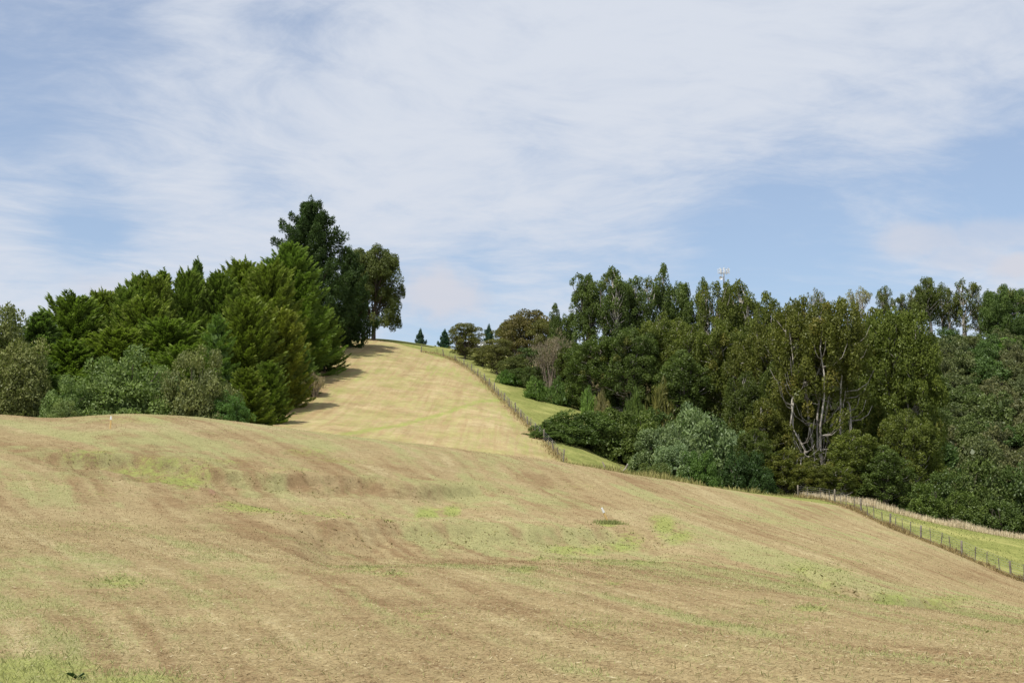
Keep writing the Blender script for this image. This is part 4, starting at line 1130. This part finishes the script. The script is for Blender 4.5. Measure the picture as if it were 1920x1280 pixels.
plant('silvery_bush', SI[1], 1315, 748, 147, 92, (0.080, 0.104, 0.050), 'tall silvery green bush in front of the rusty trees', 'bush', G_S)
plant('silvery_bush', SI[0], 1265, 820, 136, 56, (0.095, 0.122, 0.066), 'small silvery bush at the front of the pair, above the bright leafy one', 'bush', G_S, rot=2.6)
FERN = make_bush(155, 2.2, 1.8, 40, .34, 1.0, .8, .5, nleaf=70, wl=.08)
for px, top, Y, hw, c, lab in [
    (1006, 708, 193, 27, (0.058, 0.088, 0.022), 'fresh green shrub at the foot of the grey dying shrub, left side'),
    (1052, 711, 192, 25, (0.054, 0.082, 0.024), 'fresh green shrub at the foot of the grey dying shrub, right side'),
    (952, 696, 205, 22, (0.05, 0.085, 0.02), 'dark green low shrub beside the lush slope under the olive tree'),
    (1105, 730, 178, 18, (0.08, 0.12, 0.03), 'pale green weedy shrub where the lush slope meets the tall stand'),
    (1130, 738, 172, 18, (0.11, 0.095, 0.045), 'brown dry low shrub under the tall stand beside the dark bushes'),
    (1235, 722, 178, 34, (0.085, 0.080, 0.026), 'brownish olive shrub above the silvery bushes'),
    (1185, 735, 176, 26, (0.055, 0.075, 0.02), 'small green shrub under the stand, left of the brownish olive one')]:
    plant('low_shrub', FERN, px, top, Y, hw, c, lab, 'shrub', 'low shrubs along the foot of the trees')

# ------------------------------------------------------------------ the scrub covered slope on the right
SC = [make_bush(161 + i, 5, 3.6, 75, .38, .3, .5, .75, nleaf=85, wl=.22, tj=.2) for i in range(4)]
G_SC = 'scrub trees covering the right hand slope'
scl = 'olive green scrub tree in the thicket covering the right hand slope'
rr = np.random.default_rng(5)
Y = 150.0
while Y < 297:
    step = 4.6 + .008 * (Y - 150)
    x = xat(1730 if Y > 175 else 1770, 800, Y) + rr.random() * 3
    while x < xat(2060, 800, Y):
        yy_ = Y + rr.normal() * 1.2
        zg = gz(x, yy_); hgt = (3.6 + 2.6 * rr.random()) * (.75 if Y > 270 else 1.0 if Y > 175 else 1.35)
        pxx, _ = base_pix(np.array([x]), np.array([yy_])); sl = (zg + hgt) / yy_
        b = (sl * CP - SP) / (CP + sl * SP)
        ci = int(rr.integers(0, 5))
        c = [(0.056, 0.070, 0.026), (0.066, 0.074, 0.034), (0.046, 0.070, 0.024), (0.070, 0.070, 0.036), (0.058, 0.062, 0.028)][ci]
        scl = ['olive green', 'pale grey green', 'fresh green', 'straw tinged olive', 'dull brown green'][ci] + ' scrub tree ' + ('just below the right hand skyline trees' if Y > 250 else 'halfway up the right hand slope' if Y > 195 else 'behind the dark trees at the right edge')
        plant('scrub_tree', SC[int(rr.integers(0, 4))], float(pxx[0]), 640 - b * FPX, yy_, (2.7 + 1.6 * rr.random()) * FPX / yy_, c, scl, 'tree', G_SC)
        x += step * (.75 + .5 * rr.random())
    Y += 8.0 + .02 * (Y - 150)
TSC = [make_bush(181 + i, 10, 4.0, 150, .38, .3, .5, .78, nleaf=90, wl=.22, tj=.16) for i in range(2)]
for px, top, Y, hw, c, lab in [
    (1765, 860, 141, 48, (0.045, 0.062, 0.018), 'dark tree above the tall pale grass, right of the dome shaped tree'),
    (1830, 830, 146, 60, (0.048, 0.062, 0.020), 'dark leafy tree near the right edge above the pale grass'),
    (1905, 840, 146, 60, (0.042, 0.058, 0.018), 'dark tree cut by the right picture edge above the pale grass'),
    (1795, 905, 138, 44, (0.050, 0.066, 0.018), 'low dark bush straight behind the tall pale grass'),
    (1870, 925, 138, 46, (0.044, 0.06, 0.018), 'low dark bush behind the pale grass near the right edge'),
    (1730, 890, 137, 40, (0.052, 0.070, 0.018), 'low green bush behind the grass under the dome shaped tree'),
    (1960, 915, 139, 60, (0.044, 0.06, 0.018), 'low dark bush half outside the right picture edge'),
    (1885, 632, 285, 46, (0.060, 0.100, 0.022), 'bright green scrub crown high on the right hand slope')]:
    plant('scrub_tree', TSC[int(rr.integers(0, 2))] if Y < 200 else SC[1], px, top, Y, hw, c, lab, 'tree', G_SC)
# trees on the right skyline
RI = [make_tufted(171, 14, 3.2, 4, .80, zlo=.12, gap=.76, rust=.10, tmin=.58, lr=.11, bare=1.0, tr=.54, top=.5, nleaf=100),
      make_tufted(172, 14, 3.2, 5, .40, zlo=.50, gap=.72, rust=.05, bare=1.0, tr=.5, top=.22, nleaf=50),
      make_tufted(173, 14, 3.6, 4, .80, zlo=.12, gap=.70, rust=.06, tmin=.62, lr=.13, bare=.8, tr=.72, top=.4, nleaf=100)]
CONE = make_tufted(174, 14, 4.6, 1, 1.3, zlo=.05, gap=.2, rust=.04, bare=0, tr=.8, top=.75)
G_R = 'trees on the right hand skyline'
rg = (0.062, 0.070, 0.022)
for v, px, top, Y, hw, c, lab in [
    (1, 1530, 535, 285, 20, (0.06, 0.062, 0.022), 'thin tree top rising behind the dark domed trees'),
    (1, 1613, 533, 302, 30, (0.13, 0.12, 0.06), 'pale nearly leafless tree on the right hand skyline'),
    (0, 1664, 533, 300, 30, rg, 'first leafy tree right of the pale bare one on the skyline'),
    (0, 1712, 541, 302, 24, rg, 'short sparse tree between two fuller ones on the right skyline'),
    (2, 1745, 519, 298, 36, (0.055, 0.066, 0.018), 'fullest dark headed tree on the right hand skyline'),
    (0, 1768, 530, 303, 24, rg, 'rusty slim tree touching the fullest one on the skyline'),
    (0, 1808, 519, 300, 38, rg, 'open see through tree left of the conical one on the skyline'),
    (0, 1692, 548, 303, 22, rg, 'low thin topped tree just left of the short sparse one on the skyline'),
    (2, 1728, 536, 300, 22, rg, 'slim tree pressed to the left of the fullest skyline tree'),
    (0, 1782, 548, 301, 22, rg, 'thin tree in the gap right of the rusty slim one'),
    (2, 1858, 556, 298, 26, rg, 'bushy lower tree at the left foot of the conical one'),
    (0, 1838, 545, 303, 24, rg, 'small sparse tree filling the gap before the conical tree')]:
    plant('skyline_tree', RI[v], px, top, Y, hw, c, lab, 'tree', G_R)
plant('skyline_tree', CONE, 1887, 532, 292, 44, (0.050, 0.072, 0.022), 'conical green tree on the skyline at the right edge', 'tree', G_R)
plant('skyline_tree', RI[2], 1950, 545, 300, 40, rg, 'green tree outside the right edge beside the conical one', 'tree', G_R)

# ------------------------------------------------------------------ fences
def walk(poly, step):
    P = np.array(poly); seg = np.r_[0, np.cumsum(np.linalg.norm(np.diff(P, axis=0), axis=1))]
    s = np.arange(0, seg[-1], step)
    return np.stack([np.interp(s, seg, P[:, 0]), np.interp(s, seg, P[:, 1])], 1)

def build_fence(name, poly, spacing, heavy_every, ph, label, battens_h, wires, rpost, seed):
    r = np.random.default_rng(seed)
    pts = walk(poly, spacing)
    root = bpy.data.objects.new(name, None); COL.objects.link(root)
    root.location = (pts[0][0], pts[0][1], gz(*pts[0]))
    tag(root, label, 'fence')
    o = np.array(root.location)
    post_me = [tube('post', [(0, 0, -.4), (0, 0, ph * .5), (.01, 0, ph - .03), (.01, 0, ph)], [rpost, rpost * .97, rpost * .93, rpost * .6], M_POST, 8) for _ in range(2)]
    bat_me = boxes('batten', [((0, 0, battens_h / 2 - .05), (.028, .02, battens_h / 2 + .05), 0)], M_POST)
    tops = []
    for i, (x, y) in enumerate(pts):
        x += r.normal() * .05; y += r.normal() * .05
        z = gz(x, y)
        heavy = i % heavy_every == 0
        c = link('post' if heavy else 'batten', post_me[i % 2] if heavy else bat_me, root, Vector((x, y, z)) - root.location)
        c.rotation_euler = (r.normal() * .05, r.normal() * .06, r.random() * 3)
        k = .88 + .24 * r.random()
        c.scale = (1, 1, k)
        tops.append((x, y, z))
    T = np.array(tops) - o
    for k in range(wires):
        h = ph * (.18 + .72 * k / max(1, wires - 1))
        link('wire', tube('wire', T + np.array([0, -.07, h]), np.full(len(T), .007), M_WIRE, 3), root)
    return root
build_fence('post_and_wire_fence', FR[:10], 1.55, 4, 1.12, 'post and batten wire fence along the right edge of the near paddock', 1.0, 6, .075, 3)
build_fence('post_and_wire_fence', FM, 2.9, 2, 1.15, 'weathered post and wire fence climbing the right side of the mown hill', 1.0, 5, .075, 4)

# ------------------------------------------------------------------ survey pegs
def peg(px, py, lean, label, h):
    Y = ycol(px, py, 30, 100); x = xat(px, py, Y)
    root = bpy.data.objects.new('survey_peg', None); COL.objects.link(root)
    root.location = (x, Y, gz(x, Y)); root.rotation_euler = lean
    tag(root, label, 'peg', 'survey pegs in the paddock')
    link('stake', boxes('stake', [((0, 0, h * .36 - .1), (.038, .038, h * .36 + .1), 0)], M_TIMBER), root)
    # painted head, chamfered top
    me = boxes('painted_head', [((0, 0, h * .86), (.048, .048, h * .15), 0)], M_WHITE)
    for v in me.vertices:
        if v.co.z > h * .9: v.co.x *= .7; v.co.y *= .7
    link('painted_head', me, root)
    return root
peg(207, 801, (0, .02, .5), 'upright timber survey peg with a white top near the left crest of the paddock', .74)
peg(1141, 983, (0.05, -.42, .2), 'leaning timber survey peg with a white top in a green tuft mid paddock', .78)
# its tuft
Y = ycol(1143, 984, 30, 100); x0 = xat(1143, 984, Y)
n = 700
x = x0 + rng.normal(size=n) * .30; y = Y + rng.normal(size=n) * .28
tag(link('peg_grass_tuft', blades('peg_grass_tuft', np.stack([x, y, ground(x, y)], 1), .10 + .16 * rng.random(n), .02 + .02 * rng.random(n), R(5) + R(45) * rng.random(n), rng.random(n), M_GRASS)), 'green unmown tuft round the leaning survey peg', 'grass', kind='stuff')

# ------------------------------------------------------------------ fallen timber and a stump in the gully
def branchy(name, px, py, Y, pts, rad, label, cat, mat=M_PALEBARK):
    x = xat(px, py, Y); z = gz(x, Y)
    root = bpy.data.objects.new(name, None); COL.objects.link(root); root.location = (x, Y, z); tag(root, label, cat, None)
    nm = ['trunk'] + ['branch'] * (len(pts) - 1)
    for a, P in zip(nm, pts):
        link(a, tube(a, P, np.linspace(rad, rad * .45, len(P)), mat, 7), root)
        rad *= .6
branchy('fallen_branch', 1162, 878, 129, [[(-.35, 0, -.2), (.1, 0, .55), (.55, 0, 1.05), (.75, 0, 1.45)], [(.1, 0, .55), (.05, -.2, .95), (.12, -.3, 1.2)]], .13, 'pale broken branch leaning in the gully beside the olive bush', 'branch')
branchy('fallen_branch', 1136, 872, 129, [[(.3, 0, -.1), (-.05, 0, .5), (-.15, 0, 1.0), (-.3, .1, 1.35)], [(-.05, 0, .5), (.5, .1, .62), (.9, .1, .5)]], .12, 'brown forked dead branch on the grass of the gully', 'branch', M_DEADWOOD)
branchy('tree_stump', 1390, 890, 136, [[(0, 0, -.6), (.03, 0, .8), (0, .05, 2.0), (.05, 0, 2.6)], [(0, 0, 1.0), (-.3, -.1, .3), (-.5, -.1, -.2)]], .30, 'grey broken stump in the shade left of the tall trees', 'stump', M_BARK)  # grey stump in dark bark: the shade is put into its colour

# ------------------------------------------------------------------ cell mast on the far rise
def mast():
    Y = 320.0; px = 1357
    zt = slope(503) * Y
    x = xat(px, 510, Y); zg = gz(x, Y)
    h = zt - zg
    root = bpy.data.objects.new('cell_mast', None); COL.objects.link(root); root.location = (x, Y, zg)
    tag(root, 'white cell phone mast with panel antennas rising behind the tall stand', 'mast')
    link('pole', tube('pole', [(0, 0, -1), (0, 0, h * .5), (0, 0, h - 1.0)], [.30, .22, .15], M_STEEL, 10), root)
    ring = []
    a = np.linspace(0, 2 * math.pi, 13)
    for zz in (h - 1.05, h - .35):
        ring.append((np.stack([np.cos(a) * 1.15, np.sin(a) * 1.15, np.full(13, zz)], 1), np.full(13, .05)))
    for q in (0.3, 1.35, 2.4, 3.44, 4.5, 5.54): ring.append((np.array([(0, 0, h - 1.05), (math.cos(q) * 1.15, math.sin(q) * 1.15, h - 1.05)]), np.array([.05, .05])))
    link('head_frame', tubes('head_frame', ring, M_STEEL, 5), root)
    for q in (0.05, .9, 1.9, 3.1, 3.9, 4.6, 5.5):
        link('panel_antenna', boxes('panel_antenna', [((math.cos(q) * 1.28, math.sin(q) * 1.28, h - .65), (.05, .10, .62), q)], M_WHITE), root)
    link('whip_antenna', tubes('whip_antenna', [(np.array([(.1, 0, h - .4), (.1, 0, h + .75)]), np.array([.03, .02]))], M_STEEL), root)
    # microwave dish
    prof = [(0.0, .02), (.18, .06), (.34, .16), (.42, .30), (.42, .34)]
    V, F = [], []
    for i, (rr_, dd_) in enumerate(prof):
        for j in range(14):
            b = j * 2 * math.pi / 14
            V.append((-.75 + rr_ * math.cos(b), -.25 - dd_, h - 2.3 + rr_ * math.sin(b)))
    for i in range(len(prof) - 1):
        for j in range(14):
            k = (j + 1) % 14; F.append((i * 14 + j, i * 14 + k, (i + 1) * 14 + k, (i + 1) * 14 + j))
    link('dish', mesh_np('dish', V, F, M_WHITE, True), root)
    link('dish_bracket', tubes('dish_bracket', [(np.array([(0, 0, h - 2.3), (-.75, -.25, h - 2.3)]), np.array([.05, .05]))], M_STEEL), root)
mast()

# ------------------------------------------------------------------ two houses half hidden behind the hilltop trees
def house(px, pyridge, Y, w_, dpt, wall_h, roof_h, rz, roofm, label):
    x = xat(px, pyridge, Y); zr = slope(pyridge) * Y
    root = bpy.data.objects.new('house', None); COL.objects.link(root)
    zg = gz(x, Y)
    wall_h = max(1.8, zr - zg - roof_h)
    root.location = (x, Y, zg); root.rotation_euler = (0, 0, rz)
    tag(root, label, 'house', 'houses behind the hilltop trees')
    link('wall', boxes('wall', [((0, 0, wall_h / 2 - .5), (w_ / 2, dpt / 2, wall_h / 2 + .5), 0)], M_WALL), root)
    e = .5
    V = [(-w_ / 2 - e, -dpt / 2 - e, wall_h - .1), (w_ / 2 + e, -dpt / 2 - e, wall_h - .1), (w_ / 2 + e, dpt / 2 + e, wall_h - .1), (-w_ / 2 - e, dpt / 2 + e, wall_h - .1), (-w_ / 2 - e, 0, wall_h + roof_h), (w_ / 2 + e, 0, wall_h + roof_h)]
    V += [(a, b, c + .12) for a, b, c in V]
    me = bpy.data.meshes.new('roof')
    me.from_pydata(V, [], [(6, 7, 11, 10), (9, 10, 11, 8), (0, 4, 5, 1), (3, 2, 5, 4), (0, 1, 7, 6), (2, 3, 9, 8), (0, 6, 10, 4), (4, 10, 9, 3), (1, 5, 11, 7), (5, 2, 8, 11)])
    me.materials.append(roofm); me.update()
    link('roof', me, root)
    V = [(s * (w_ / 2 + .004), yv, zv) for s in (-1, 1) for yv, zv in ((-dpt / 2, wall_h - .1), (dpt / 2, wall_h - .1), (0, wall_h + roof_h * .93))]
    me = bpy.data.meshes.new('gable'); me.from_pydata(V, [], [(0, 1, 2), (3, 5, 4)]); me.materials.append(M_WALL); me.update()
    link('gable', me, root)
    for k in (-.3, .3):
        f = link('window', boxes('window', [((k * w_, -dpt / 2 - .02, wall_h * .58), (.75, .05, .6), 0)], M_WHITE), root)
        link('pane', boxes('pane', [((k * w_, -dpt / 2 - .065, wall_h * .58), (.66, .02, .52), 0)], M_GLASS), f)
house(912, 666, 285, 7, 6, 2.5, 1.1, .25, M_ROOFW, 'house with a white roof showing under the olive trees on the hill')
house(962, 641, 275, 9, 7, 2.5, 1.6, -.2, M_ROOFG, 'house with a grey blue roof glimpsed between the spreading trees')

# ------------------------------------------------------------------ dark leafy weed in the corner
def weed(px, py, Y, s, label):
    x = xat(px, py, Y); z = gz(x, Y)
    root = bpy.data.objects.new('weed', None); COL.objects.link(root); root.location = (x, Y, z)
    tag(root, label, 'weed')
    r = np.random.default_rng(9)
    V, F = [], []
    me = None
    for k in range(11):
        a = k * 2.4 + r.normal() * .2; el = .35 + .6 * r.random(); L = s * (.7 + .5 * r.random()); W = s * .16
        d_ = np.array([math.cos(a) * math.cos(el), math.sin(a) * math.cos(el), math.sin(el)]); sd = np.array([-math.sin(a), math.cos(a), 0])
        pts = [np.zeros(3), d_ * L * .35 + sd * W, d_ * L * .75 + sd * W * .8 - np.array([0, 0, .02]), d_ * L - np.array([0, 0, .06]), d_ * L * .75 - sd * W * .8 - np.array([0, 0, .02]), d_ * L * .35 - sd * W]
        c = link('leaf', mesh_np('leaf', pts, [(0, 1, 2, 3), (0, 3, 4, 5)], M_LEAF, True, fattr=dict(tint=[.2, .35])), root)
        c.color = (0.035, 0.06, 0.028, 1)
weed(143, 1272, 14.2, .13, 'dark broad leaved weed in the bottom left corner of the paddock')
